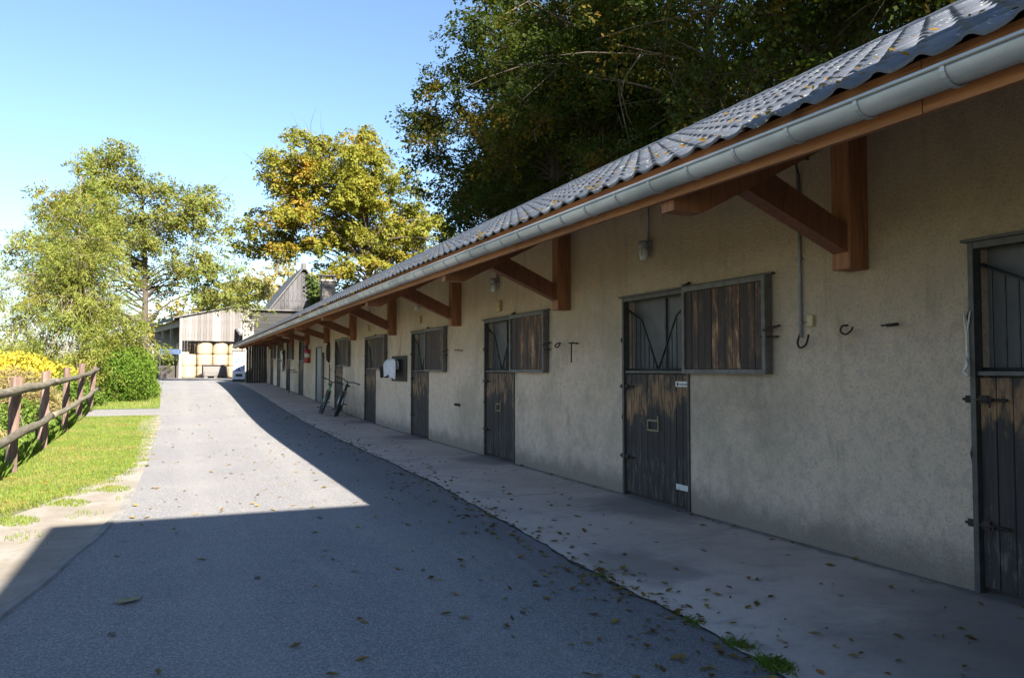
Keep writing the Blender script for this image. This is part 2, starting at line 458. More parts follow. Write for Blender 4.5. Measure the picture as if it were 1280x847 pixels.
class M:
    def __init__(s):
        s.v, s.f, s.sm = [], [], []
    def add(s, vs, fs, smooth_=False):
        o = len(s.v)
        s.v += [tuple(p) for p in vs]
        s.f += [tuple(i + o for i in f) for f in fs]
        s.sm += [smooth_] * len(fs)
        return s
    def box(s, x0, x1, y0, y1, z0, z1):
        vs = [(x, y, z) for z in (z0, z1) for y in (y0, y1) for x in (x0, x1)]
        return s.add(vs, [(0, 2, 3, 1), (4, 5, 7, 6), (0, 1, 5, 4), (2, 6, 7, 3), (0, 4, 6, 2), (1, 3, 7, 5)])
    def bbox(s, x0, x1, y0, y1, z0, z1, c=.006):
        """box with all edges bevelled"""
        bm = bmesh.new()
        bmesh.ops.create_cube(bm, size=1)
        for v in bm.verts:
            v.co = ((x0 + x1) / 2 + v.co.x * (x1 - x0), (y0 + y1) / 2 + v.co.y * (y1 - y0), (z0 + z1) / 2 + v.co.z * (z1 - z0))
        bmesh.ops.bevel(bm, geom=bm.edges[:], offset=c, segments=1, affect='EDGES')
        bm.verts.index_update()
        s.add([v.co[:] for v in bm.verts], [[v.index for v in f.verts] for f in bm.faces])
        bm.free()
        return s
    def beam(s, p, q, w, h, up=Vector((0, 0, 1))):
        p, q = Vector(p), Vector(q)
        a, b = basis(q - p, up)
        vs = [c + a * (i * w / 2) + b * (j * h / 2) for c in (p, q) for i, j in ((-1, -1), (1, -1), (1, 1), (-1, 1))]
        return s.add(vs, [(3, 2, 1, 0), (4, 5, 6, 7), (0, 1, 5, 4), (1, 2, 6, 5), (2, 3, 7, 6), (3, 0, 4, 7)])
    def tube(s, pts, r, n=8, caps=True):
        pts = [Vector(p) for p in pts]
        rs = r if isinstance(r, (list, tuple)) else [r] * len(pts)
        vs, fs = [], []
        a0 = None
        for i, p in enumerate(pts):
            d = (pts[min(i + 1, len(pts) - 1)] - pts[max(i - 1, 0)])
            if a0 is None:
                a, b = basis(d)
            else:
                d.normalize()
                a = (a0 - d * a0.dot(d))
                a = a.normalized() if a.length > 1e-6 else basis(d)[0]
                b = a.cross(d).normalized()
            a0 = a
            for j in range(n):
                t = 2 * PI * j / n
                vs.append(p + a * (rs[i] * math.cos(t)) + b * (rs[i] * math.sin(t)))
        for i in range(len(pts) - 1):
            for j in range(n):
                k = (j + 1) % n
                fs.append((i * n + j, i * n + k, (i + 1) * n + k, (i + 1) * n + j))
        s.add(vs, fs, n > 5)
        if caps:
            o = len(s.v) - len(vs)
            s.f += [tuple(o + j for j in range(n))[::-1], tuple(o + (len(pts) - 1) * n + j for j in range(n))]
            s.sm += [False, False]
        return s
    def lathe(s, prof, n=16, c=(0, 0, 0), axis=None):
        """profile of (r, z) turned about the z axis (or about an axis vector)"""
        ax = Vector(axis) if axis else Vector((0, 0, 1))
        a, b = basis(ax, Vector((0, 1, 0)))
        ax = ax.normalized()
        c = Vector(c)
        vs, fs = [], []
        for r, z in prof:
            for j in range(n):
                t = 2 * PI * j / n
                vs.append(c + ax * z + a * (r * math.cos(t)) + b * (r * math.sin(t)))
        for i in range(len(prof) - 1):
            for j in range(n):
                k = (j + 1) % n
                fs.append((i * n + j, i * n + k, (i + 1) * n + k, (i + 1) * n + j))
        fs.append(tuple(range(n))[::-1])
        fs.append(tuple((len(prof) - 1) * n + j for j in range(n)))
        return s.add(vs, fs, True)
    def prism(s, poly, d0, d1, plane='xz'):
        """polygon extruded between d0 and d1 along the remaining axis"""
        def pt(u, v, d):
            return {'xz': (u, d, v), 'yz': (d, u, v), 'xy': (u, v, d)}[plane]
        n = len(poly)
        vs = [pt(u, v, d0) for u, v in poly] + [pt(u, v, d1) for u, v in poly]
        fs = [tuple(range(n)), tuple(range(n, 2 * n))[::-1]] + [(i, i + n, (i + 1) % n + n, (i + 1) % n) for i in range(n)]
        return s.add(vs, fs)
    def build(s, name, mat, parent=None, origin=None, kind=None, fix=True, local=False):
        me = bpy.data.meshes.new(name)
        org = Vector(origin) if origin is not None else (world_loc(parent) if parent else Vector((0, 0, 0)))
        if local:
            org = Vector((0, 0, 0))
        me.from_pydata([(p[0] - org.x, p[1] - org.y, p[2] - org.z) for p in s.v], [], s.f)
        me.polygons.foreach_set('use_smooth', s.sm)
        if fix:
            bm = bmesh.new()
            bm.from_mesh(me)
            bmesh.ops.recalc_face_normals(bm, faces=bm.faces[:])
            bm.to_mesh(me)
            bm.free()
        me.materials.append(MAT[mat] if isinstance(mat, str) else mat)
        me.update()
        o = bpy.data.objects.new(name, me)
        COL.objects.link(o)
        if parent:
            o.parent = parent
            o.location = (0, 0, 0) if local else org - world_loc(parent)
        else:
            o.location = org
        if kind:
            o['kind'] = kind
        return o

def world_loc(o):
    p = Vector((0, 0, 0))
    while o:
        p += o.location
        o = o.parent
    return p

def thing(name, label, cat, loc, group=None):
    o = bpy.data.objects.new(name, None)
    COL.objects.link(o)
    o.location = loc
    o.empty_display_size = .2
    return tag(o, label, cat, group)

def tag(o, label, cat, group=None):
    o['label'] = label
    o['category'] = cat
    if group:
        o['group'] = group
    return o

def copy_tree(o, parent=None):
    c = o.copy()
    COL.objects.link(c)
    c.parent = parent
    for ch in o.children:
        copy_tree(ch, c)
    return c

def mesh_np(name, verts, faces, mat, parent=None, loc=(0, 0, 0), kind=None):
    """large quad meshes from numpy arrays"""
    me = bpy.data.meshes.new(name)
    nv, nf, kf = len(verts), len(faces), faces.shape[1]
    me.vertices.add(nv)
    me.vertices.foreach_set('co', verts.astype(np.float32).ravel())
    me.loops.add(nf * kf)
    me.loops.foreach_set('vertex_index', faces.astype(np.int32).ravel())
    me.polygons.add(nf)
    me.polygons.foreach_set('loop_start', np.arange(nf, dtype=np.int32) * kf)
    me.polygons.foreach_set('loop_total', np.full(nf, kf, dtype=np.int32))
    me.materials.append(MAT[mat] if isinstance(mat, str) else mat)
    me.update(calc_edges=True)
    o = bpy.data.objects.new(name, me)
    COL.objects.link(o)
    o.location = loc
    if parent:
        o.parent = parent
    if kind:
        o['kind'] = kind
    return o

# ------------------------------------------------------------------ setting: ground, road, walkway, verge
YS = [-60, -30, -15, -8] + [i for i in range(-6, 62, 2)] + [66, 72, 80, 95, 120, 160, 250, 420]
def sheet(name, mat, xl, xr, ys, dz, ncol=4, side=0.0, kind='structure'):
    """a strip following the ground profile between two edge functions"""
    m = M()
    rows = []
    for y in ys:
        a, b = xl(y), xr(y)
        rows.append([(a + (b - a) * i / ncol, y, G(y) + dz) for i in range(ncol + 1)])
    vs = [p for r in rows for p in r]
    n = ncol + 1
    fs = [(j * n + i, j * n + i + 1, (j + 1) * n + i + 1, (j + 1) * n + i) for j in range(len(rows) - 1) for i in range(ncol)]
    m.add(vs, fs)
    if side:
        for e in (0, ncol):
            vv = [r[e] for r in rows] + [(r[e][0], r[e][1], r[e][2] - side) for r in rows]
            k = len(rows)
            m.add(vv, [(i, i + 1, k + i + 1, k + i) for i in range(k - 1)])
    return m.build(name, mat, kind=kind, fix=False)

gm = M()
GX = [-420, -160, -80, -40, -20, -12, -8, -5, -3, 0, 6, 12, 20, 40, 80, 160, 420]
def ground_z(x, y):
    z = G(y) - .03
    if x < -3:
        z -= min(1.2, .05 * (-3 - x))
    if x > 12:
        z += min(6, .06 * (x - 12))
    return z
vs = [(x, y, ground_z(x, y)) for y in YS for x in GX]
nx = len(GX)
gm.add(vs, [(j * nx + i, j * nx + i + 1, (j + 1) * nx + i + 1, (j + 1) * nx + i) for j in range(len(YS) - 1) for i in range(nx - 1)])
gm.build('ground', 'meadow', kind='structure', fix=False)

ROADL = [(-6, -2.3), (2, -1.55), (4, -1.22), (5.66, -.98), (7.4, -.74), (9, -.55), (11, -.48), (14.4, -.45), (24, -.50), (32, -.62), (45, -.9), (60, -1.4)]
WALKL = [(-8, 2.72), (3.0, 2.74), (3.8, 2.84), (5.8, 2.90), (8, 3.05), (10.3, 3.17), (20, 3.27), (35, 3.33), (52, 3.38)]
def roadl(y): return lerp_table(ROADL, y)
def walkl(y):
    return lerp_table(WALKL, y) + .012 * math.sin(y * 2.1) + .009 * math.sin(y * 6.3 + 1) + .008 * math.sin(y * 17.7) + .006 * math.sin(y * 29.1 + math.sin(y * 5))
RY = [-8, -6, -4, -2] + [i * .5 for i in range(0, 40)] + [20 + i * 2 for i in range(0, 21)]
sheet('road', 'asphalt', roadl, lambda y: 3.6, RY, -.014, 6)
WY = [-8 + i * .07 for i in range(0, 286)] + [12.02 + i * .2 for i in range(0, 193)]
sheet('walkway', 'concrete', walkl, lambda y: 5.1, WY, .0, 4)
# darker ground strip in front of the hay barn, side path to the garden, dirt shoulder, lawn verges
sheet('barn_strip', 'barn_strip', lambda y: -3.2, lambda y: 6.5, [60, 63, 66, 70, 76], -.006, 6)
sheet('side_path', 'asphalt', lambda y: -8.5, lambda y: roadl(y) + .3, [26.2, 26.8, 27.6, 28.4, 29.0], -.018, 8)
def dirt_l(y):
    return lerp_table([(-6, -6.5), (4, -3.6), (6.5, -2.1), (8, -1.65), (9.5, -1.25), (11, -.85), (13, -.62), (15, -.55), (26, -.6), (60, -1.5)], y) - .35
sheet('dirt_shoulder', 'dirt', dirt_l, lambda y: roadl(y) + .08, [-6, -3, 0, 2, 4, 5, 6, 7, 8, 9, 10, 11, 12, 13, 14, 16, 20, 26], -.020, 4)
def lawn_r(y):
    return lerp_table([(4, -4.4), (6, -3.0), (7.5, -2.2), (9, -1.75), (10.0, -1.45), (11, -1.0), (12.2, -.66), (14, -.43), (20, -.46), (26, -.50), (60, -1.5)], y)
def lawn_l(y): return -3.6
sheet('lawn', 'lawn', lawn_l, lambda y: lawn_r(y) - .24 + .06 * math.sin(y * 5), [4, 5, 6, 7, 8, 9, 10, 11, 12, 13, 14, 17, 20, 23, 26], -.016, 5)
sheet('lawn_beyond_path', 'lawn', lambda y: -4.5, lambda y: roadl(y) + .06, [29.1, 31, 34, 38, 44, 50, 58, 60], -.016, 4)

# dark open joint with grit between road and walkway
def joint():
    m = M()
    ys = [1.5 + i * .2 for i in range(0, 240)]
    vs = []
    for y in ys:
        x = walkl(y)
        w = .002 + .030 * random.random() ** 2
        vs += [(x - w, y, G(y) - .0095), (x + .004, y, G(y) - .0095)]
    m.add(vs, [(2 * i, 2 * i + 1, 2 * i + 3, 2 * i + 2) for i in range(len(ys) - 1)])
    return m
MAT['joint'] = simple('joint_soil', (.045, .04, .032), (.03, .035, .018), 9, .95)
joint().build('joint_soil', 'joint', kind='structure', fix=False)
# pale concrete edging line along the left of the road
km = M()
ky = [1.0 + i * .2 for i in range(0, 50)]
kv = []
for y in ky:
    x = roadl(y) + .012 * math.sin(y * 4.1)
    kv += [(x - .05, y, G(y) - .016), (x - .045, y, G(y) - .002), (x + .012, y, G(y) - .001), (x + .03, y, G(y) - .0125)]
km.add(kv, [(4 * i + a, 4 * i + a + 1, 4 * i + a + 5, 4 * i + a + 4) for i in range(len(ky) - 1) for a in range(3)])
MAT['edging'] = simple('edging_concrete', (.20, .195, .185), (.15, .145, .135), 5, .95, 0, .5, 60)
km.build('road_edging', 'edging', kind='structure', fix=False)

# ------------------------------------------------------------------ the stable row
WX = 5.0
Y0, Y1 = -2.2, 50.0
SLOPE = .55
def roof_z(x, y):               # underside line of the tiles
    return 2.90 + SLOPE * (x - 3.08) + E(y)
RIDGE_X = 6.5
stable = thing('stable_building', 'long low stable row with roughcast beige wall, overhanging tiled roof and half doors', 'stable', (8, 24, 0))

DOORS = [3.66, 8.22, 12.92, 17.65, 22.6, 27.35, 36.2, 40.6, 44.6, 48.0]
DW, DH, DMID = 1.30, 2.37, 1.48
GREY = (30.15, 31.5)            # plain grey door
openings = sorted([(y - DW, y, DH) for y in DOORS] + [(GREY[0], GREY[1], 2.12)])
wm = M()
TH = .25
def wall_piece(ya, yb, zlo, top=True):
    """piece of wall, following ground and roof"""
    n = max(1, int((yb - ya) / 1.5))
    for i in range(n):
        a, b = ya + (yb - ya) * i / n, ya + (yb - ya) * (i + 1) / n
        za, zb = (G(a) - .2, G(b) - .2) if zlo is None else (zlo, zlo)
        ta, tb = roof_z(WX, a) - .04, roof_z(WX, b) - .04
        vs = [(WX, a, za), (WX, b, zb), (WX, b, tb), (WX, a, ta), (WX + TH, a, za), (WX + TH, b, zb), (WX + TH, b, tb), (WX + TH, a, ta)]
        fs = [(0, 1, 2, 3), (5, 4, 7, 6), (3, 2, 6, 7), (0, 4, 5, 1)]
        if i == 0:
            fs.append((0, 3, 7, 4))
        if i == n - 1:
            fs.append((1, 5, 6, 2))
        wm.add(vs, fs)
prev = Y0
for a, b, h in openings:
    wall_piece(prev, a, None)
    wall_piece(a, b, G(b) + h)
    prev = b
wall_piece(prev, Y1, None)
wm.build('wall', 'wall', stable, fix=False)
# end and rear walls
em = M()
em.prism([(WX + .002, G(Y1) - .2), (9.6, G(Y1) - .2), (9.6, roof_z(WX, Y1) - .1), (RIDGE_X, roof_z(RIDGE_X, Y1) - .1), (WX + .002, roof_z(WX, Y1) - .1)], Y1 - .25, Y1 - .005)
em.prism([(WX + .002, -.2), (9.6, -.2), (9.6, roof_z(WX, Y0) - .1), (RIDGE_X, roof_z(RIDGE_X, Y0) - .1), (WX + .002, roof_z(WX, Y0) - .1)], Y0 + .005, Y0 + .25)
em.box(9.35, 9.59, Y0 + .26, Y1 - .26, -.2, roof_z(5.4, 25) - .2)
em.build('end_wall', 'wall', stable)
fl = M()
fl.box(WX + .26, 9.3, Y0 + .3, Y1 - .3, -.3, -.02)
fl.build('floor', 'dark_in', stable)

# roof deck
rd = M()
ysr = [Y0 - .1] + [i for i in range(0, 51, 5)] + [Y1 + .35]
def deck(xa, xb, za, zb, t):
    vs = []
    for y in ysr:
        vs += [(xa, y, za(y)), (xb, y, zb(y)), (xb, y, zb(y) - t), (xa, y, za(y) - t)]
    fs = []
    for i in range(len(ysr) - 1):
        for j in range(4):
            fs.append((4 * i + j, 4 * i + (j + 1) % 4, 4 * i + 4 + (j + 1) % 4, 4 * i + 4 + j))
    k = 4 * (len(ysr) - 1)
    fs += [(0, 1, 2, 3), (k + 3, k + 2, k + 1, k)]
    rd.add(vs, fs)
deck(3.14, RIDGE_X, lambda y: roof_z(3.14, y) - .012, lambda y: roof_z(RIDGE_X, y) - .012, .03)
deck(RIDGE_X + .002, 10.2, lambda y: roof_z(RIDGE_X, y) - .012, lambda y: roof_z(RIDGE_X, y) - .012 - SLOPE * (10.2 - RIDGE_X), .03)
roof = rd.build('roof', 'soffit_wood', stable)

# roof tiles: one shared mesh, the nearest 300 as pieces, the rest joined
TW, TL = .235, .345
ANG = math.atan(SLOPE)
CA, SA = math.cos(ANG), math.sin(ANG)
def tile_profile(t):            # pan with a rounded roll at one side
    return .026 * max(0.0, math.cos((t - .82) * 2 * PI * 1.0)) ** 1.3 + .004 * math.cos(t * 2 * PI)
def tile_arrays():
    ts = [0, .18, .38, .55, .64, .73, .82, .91, 1.02]
    vs, fs = [], []
    for s_, lift in ((0.0, .018), (TL + .03, .0)):
        for t in ts:
            h = tile_profile(t) + lift
            vs.append((CA * s_ - SA * h, t * TW, SA * s_ + CA * h))
    for t in ts:                # nose
        h = tile_profile(t) + .018 - .017
        vs.append((-SA * h, t * TW, CA * h))
    n = len(ts)
    for i in range(n - 1):
        fs.append((i, i + n, i + n + 1, i + 1))
        fs.append((2 * n + i, i, i + 1, 2 * n + i + 1))
    return np.array(vs), np.array(fs)
TV, TF = tile_arrays()
slots = []
ncols = int((Y1 + .3 - Y0) / TW)
nrow = int((RIDGE_X - 3.05) / CA / TL) + 1
for c in range(ncols):
    y = Y0 + c * TW
    for r_ in range(nrow):
        x = 3.05 + r_ * TL * CA
        if x < RIDGE_X - .05:
            slots.append((x, y, roof_z(3.05, y) + SA * TL * r_ + .004 + random.uniform(-.002, .002)))
def near_key(s_):
    d = (s_[0] ** 2 + s_[1] ** 2)
    return d + (0 if s_[1] > 1.5 else 1e6)
slots.sort(key=near_key)
tme = bpy.data.meshes.new('tile')
tme.from_pydata(TV.tolist(), [], TF.tolist())
tme.polygons.foreach_set('use_smooth', [i % 2 == 0 for i in range(len(TF))])
tme.materials.append(MAT['tile'])
for s_ in slots[:300]:
    o = bpy.data.objects.new('tile', tme)
    COL.objects.link(o)
    o.parent = roof
    o.location = Vector(s_) - world_loc(roof)
    o.rotation_euler = (random.uniform(-.006, .006), random.uniform(-.006, .006), random.uniform(-.008, .008))
P = np.array(slots[300:])
P = P + RNG.normal(0, .0015, P.shape)
tv = (TV[None] + P[:, None]).reshape(-1, 3) - np.array(world_loc(roof))
tf = (TF[None] + (np.arange(len(P)) * len(TV))[:, None, None]).reshape(-1, 4)
mesh_np('roof_tiles', tv, tf, 'tile', roof, kind='stuff')
rm = M()
yr = Y0
while yr < Y1 + .2:             # ridge tiles
    z = roof_z(RIDGE_X, yr) - .035
    pts = [(RIDGE_X + .14 * math.cos(t), .10 * math.sin(t)) for t in [PI * i / 6 for i in range(7)]]
    rm.add([(x, yr, z + h - .02) for x, h in pts] + [(x, yr + .43, z + h * .93 - .02) for x, h in pts], [(i, i + 1, i + 8, i + 7) for i in range(6)], True)
    yr += .41
rm.build('ridge_tiles', 'tile', roof, kind='stuff', fix=False)

# fascia in lengths, gutter with its rings
yb = Y0
while yb < Y1:
    ye = min(Y1 + .3, yb + 4.72)
    f = M()
    za, zb = 2.67 + E(yb), 2.67 + E(ye)
    f.add([(x, y, z + dz) for y, z in ((yb + .003, za), (ye - .003, zb)) for x in (3.125, 3.16) for dz in (0, .25)],
          [(0, 2, 3, 1), (4, 5, 7, 6), (0, 1, 5, 4), (2, 6, 7, 3), (1, 3, 7, 5), (0, 4, 6, 2)])
    f.build('fascia_board', 'fascia_wood', stable, origin=(3.14, (yb + ye) / 2, za))
    yb = ye
GR, GXC = .078, 3.035
def gz(y): return 2.785 + E(y)
gu = M()
gys = [Y0 - .1] + list(range(0, 51, 3)) + [Y1 + .35]
arc = [PI + PI * i / 12 for i in range(13)]
prof = [(GXC + GR * math.cos(t), GR * math.sin(t)) for t in arc] + [(GXC + (GR - .006) * math.cos(t), (GR - .006) * math.sin(t)) for t in arc[::-1]]
vs = [(x, y, gz(y) + h) for y in gys for x, h in prof]
n = len(prof)
gu.add(vs, [(i * n + j, i * n + (j + 1) % n, (i + 1) * n + (j + 1) % n, (i + 1) * n + j) for i in range(len(gys) - 1) for j in range(n)], True)
gu.add([(x, Y1 + .35, gz(Y1) + h) for x, h in prof[:13]], [tuple(range(13))])
gu.tube([(GXC - GR - .004, y, gz(y) + .002) for y in gys], .011, 8)
gutter = gu.build('gutter', 'zinc', stable)
for i in range(112):
    y = 1.84 + i * .452 + random.uniform(-.02, .02)
    if y > Y1:
        break
    g = M()
    pts = [(GXC + (GR + .004) * math.cos(t), y, gz(y) + (GR + .004) * math.sin(t)) for t in [PI * 1.0 + PI * j / 10 for j in range(11)]]
    pts = [(GXC - GR - .006, y, gz(y) + .010)] + pts + [(3.122, y, gz(y) + .02)]
    for p, q in zip(pts, pts[1:]):
        g.beam(p, q, .022, .006, Vector((0, 1, 0)).cross(Vector(q) - Vector(p)))
    g.build('gutter_bracket', 'zinc', gutter, origin=(GXC, y, gz(y)))

# eave trusses: wall post, rafter end, brace
POSTS = [-.2, 4.63, 9.73, 14.30, 19.18, 23.96, 28.6, 33.3, 38.1, 42.8, 47.5]
for py in POSTS:
    h = .095
    e = E(py)
    zb = 2.27 + .9 * G(py) * .55 + e
    tp = M()
    tp.bbox(4.80, 4.998, py - h, py + h, zb, 3.52 + e, .008)
    post = tp.build('wall_post', 'orange_wood', stable, origin=(4.9, py, zb))
    for bz in (zb + .19,):
        bo = M().lathe([(.0, 0), (.014, 0), (.014, .012), (.006, .014)], 8, (4.80, py - .02, bz - .045), axis=(-1, 0, 0))
        bo.build('bolt', 'alu', post)
    rf = M()
    rz = lambda x: roof_z(x, py) - .055
    rf.prism([(3.175, 2.60 + e), (3.43, 2.60 + e), (4.79, 3.30 + e), (4.79, rz(4.79)), (3.175, rz(3.175))], py - .075, py + .075)
    rf.build('eave_rafter', 'orange_wood', stable, origin=(4.8, py, 3.3 + e))
    br = M()
    a = Vector((3.86, py, 2.90 + e))
    br.prism([(3.80, 2.815 + e), (4.797, zb + .13), (4.797, zb + .345), (4.06, 2.95 + e)], py - .074 + .002, py + .074 - .002)
    br.build('brace', 'brace_wood', stable, origin=(4.8, py, zb))
# plain rafters between the trusses
for i in range(80):
    y = -1.6 + i * .65
    if y > 49.8 or min(abs(y - p) for p in POSTS) < .2:
        continue
    q = M()
    q.prism([(3.17, roof_z(3.17, y) - .145), (WX - .005, roof_z(WX - .005, y) - .145), (WX - .005, roof_z(WX - .005, y) - .045), (3.17, roof_z(3.17, y) - .045)], y - .035, y + .035)
    q.build('rafter', 'soffit_wood', stable, origin=(4.8, y, 3.3))

# ------------------------------------------------------------------ stable doors (parts of the row)
def W(a, z, n):                 # door-local: a towards the camera, z up, n out of the wall
    return (-n, -a, z)

def dbox(m, a0, a1, z0, z1, n0, n1, c=0):
    (m.bbox if c else m.box)(*([-n1, -n0, -a1, -a0, z0, z1] + ([c] if c else [])))
    return m

def make_stable_door(y, first=False, detail=True):
    """frame mesh = the door part; boards, grille, bolts are its sub-parts (built at the origin, then moved)"""
    rnd = random.Random(int(y * 100))
    f = M()
    dbox(f, -.028, .010, -.01, DH, -.06, .022)             # far jamb
    dbox(f, DW - .008, DW + .018, -.01, DMID, -.06, .020)   # near jamb
    dbox(f, .013, DW + .01, DH - .045, DH, -.06, .021)     # head rail
    dbox(f, .013, DW - .013, DMID - .018, DMID + .010, -.05, .004)   # rail under the grille
    dbox(f, -.06, DW * 2 + .03, DH + .002, DH + .022, .0, .05)   # slide rail above
    door = f.build('stable_door', 'steel', None)
    parts = []
    def sub(m, name, mat, org=(0, 0, 0)):
        o = m.build(name, mat, None, origin=org)
        o.parent = door
        parts.append(o)
        return o
    nb = 11
    w = (DW - .03) / nb
    for i in range(nb):
        b = M()
        a0 = .016 + i * w
        j = rnd.uniform(-.003, .003)
        dbox(b, a0, a0 + w - .006, .035 + rnd.uniform(-.006, .008), DMID - .032, -.045, -.012 + j, .004)
        sub(b, 'plank', 'door_plank')
    nb2 = 11
    S0, S1 = DW + .012, DW * 2 - .005
    sz0, sz1 = DMID - .02, DH - .005
    sf = M()
    dbox(sf, S0, S0 + .045, sz0, sz1, .022, .10)
    dbox(sf, S1 - .045, S1, sz0, sz1, .022, .10)
    dbox(sf, S0 + .046, S1 - .046, sz1 - .045, sz1, .022, .10)
    dbox(sf, S0 + .046, S1 - .046, sz0, sz0 + .045, .022, .10)
    dbox(sf, S0 + .03, S1 - .03, sz0 + .03, sz1 - .03, .022, .034)
    sub(sf, 'shutter_frame', 'shutter_steel')
    w2 = (S1 - S0 - .094) / nb2
    for i in range(nb2):
        b = M()
        a0 = S0 + .047 + i * w2
        dbox(b, a0, a0 + w2 - .005, sz0 + .048, sz1 - .048, .036, .078 + rnd.uniform(-.003, .003), .004)
        sub(b, 'shutter_plank', 'shutter_plank')
    pn = M()
    dbox(pn, -.05, DW + .05, DMID - .1, DH + .1, -.16, -.14)
    sub(pn, 'back_sheet', 'panel')
    bk = M()
    dbox(bk, .0, DW, .0, DMID - .04, -.10, -.06)
    sub(bk, 'ledge_board', 'dark_board')
    gl = M()
    zt, zb = DH - .05, DMID + .012
    H = zt - zb
    Lc = [(.02, .88), (.24, .72), (.49, .03)]
    Rc = [(.51, .03), (.78, .74), (.98, .90)]
    for c in (Lc, Rc):
        gl.tube([W(u * DW, zb + v * H, -.05) for u, v in c], .013, 6)
    gl.tube([W(.015, zb + .012, -.05), W(DW - .015, zb + .012, -.05)], .012, 6)
    u = .07
    while u < .96:
        c = Lc if u < .5 else Rc
        v = lerp_table(c, u)
        if v > .08:
            gl.tube([W(u * DW, zb, -.05), W(u * DW, zb + v * H, -.05)], .0075, 5, False)
        u += .071
    sub(gl, 'grille', 'bar')
    cb = M()
    dbox(cb, DW * .53, DW * .55, zb, zt, -.139, -.11)
    sub(cb, 'centre_bar', 'steel')
    for z in (1.30, .46):
        lt = M()
        lt.tube([W(-.09, z, .012), W(.22, z, .012)], .011, 6)
        dbox(lt, .02, .08, z - .028, z + .028, -.01, .008)
        lt.tube([W(.13, z, .012), W(.13, z - .005, .05), W(.13, z - .05, .055)], .008, 6)
        dbox(lt, -.075, -.04, z - .025, z + .025, .0, .012)
        sub(lt, 'bolt', 'rust')
    for pts, r_ in (([W(S1 - .02, 1.86, .11), W(S1 + .12, 1.90, .03)], .010), ([W(S1 - .06, 1.80, .105), W(S1 + .10, 1.80, .03)], .009),
                    ([W(-.03, .85, .0), W(-.03, .93, .02), W(-.03, 1.0, .0)], .010), ([W(-.03, 1.80, .0), W(-.03, 1.86, .03), W(-.03, 1.92, .0)], .010),
                    ([W(DW * .96, DH + .03, .03), W(DW * 1.05, DH + .05, .03)], .014)):
        sub(M().tube(pts, r_, 6), 'hinge', 'rust')
    return door, parts

proto, _p = make_stable_door(8.22)
stable_doors = {}
def put_door(d, y):
    d.parent = stable
    d.location = Vector((WX, y, G(y - .4))) - world_loc(stable)
    stable_doors[y] = d
put_door(proto, DOORS[1])
for y in DOORS:
    if y == DOORS[1]:
        continue
    if y in (DOORS[0], DOORS[2], DOORS[3], DOORS[4]):
        d, _p = make_stable_door(y)
    else:
        d = copy_tree(proto)
    put_door(d, y)
def door_sub(y, m, name, mat, label=None):
    o = m.build(name, mat, None)
    o.parent = stable_doors[y]
    if label:
        o['label'] = label
    return o
# white plates and brass card frame on the second door, card frame on the third
pl = M()
dbox(pl, 1.055, 1.30, 1.315, 1.375, -.008, .004, .003)
door_sub(8.22, pl, 'name_plate', 'white_plate')
pk = M()
dbox(pk, 1.085, 1.115, 1.328, 1.362, .004, .006)
for a, wd in ((1.135, .02), (1.165, .028), (1.205, .018), (1.235, .03)):
    dbox(pk, a, a + wd, 1.336, 1.350, .004, .006)
door_sub(8.22, pk, 'plate_print', 'ink')
pl = M()
dbox(pl, 1.055, 1.30, .205, .265, -.008, .004, .003)
dbox(pl, 1.10, 1.13, .22, .25, .004, .012)
door_sub(8.22, pl, 'hinge_plate', 'white_plate')
for y in (8.22, 12.92):
    fr = M()
    a0, a1, z0, z1 = .50, .73, .80, .93
    for bx in ((a0, a1, z0, z0 + .018), (a0, a1, z1 - .018, z1), (a0, a0 + .018, z0 + .019, z1 - .019), (a1 - .018, a1, z0 + .019, z1 - .019)):
        dbox(fr, *bx, -.01, .008)
    dbox(fr, a1 - .03, a1 - .012, z1 + .001, z1 + .05, -.01, .006)
    door_sub(y, fr, 'card_frame', 'brass')

# plain grey door
gd = M()
yb, ya = GREY[1], GREY[0]
g0 = G(30.8)
gd.box(WX + .02, WX + .07, ya + .04, yb - .04, g0, g0 + 2.08)
gdo = gd.build('service_door', 'slate_grey', stable, origin=(WX, 30.8, g0))
gdo['label'] = 'plain slate grey door leaf'
gf = M()
gf.box(WX - .02, WX + .1, yb - .04, yb + .03, g0 - .1, g0 + 2.12)
gf.box(WX - .02, WX + .1, ya - .03, ya + .04, g0 - .1, g0 + 2.12)
gf.box(WX - .02, WX + .1, ya + .041, yb - .041, g0 + 2.08, g0 + 2.13)
gf.build('door_frame', 'steel', gdo)
gh = M().tube([(WX + .02, ya + .14, g0 + 1.05), (WX - .05, ya + .14, g0 + 1.05), (WX - .05, ya + .27, g0 + 1.05)], .012, 8)
gh.build('handle', 'alu', gdo)

# tarred boards closing the far end of the walkway
sp = thing('board_screen', 'dark tarred board screen closing the far end of the walkway under the eaves', 'screen', (4.2, 50.2, G(50)))
bx = 3.78
while bx < 4.98:
    b = M()
    w = .145
    b.box(bx, min(bx + w - .008, 4.99), 50.10 + random.uniform(0, .012), 50.14, G(50) - .05, roof_z(bx, 50) - .06)
    b.build('plank', 'dark_board', sp, origin=(bx, 50.1, G(50)))
    bx += w

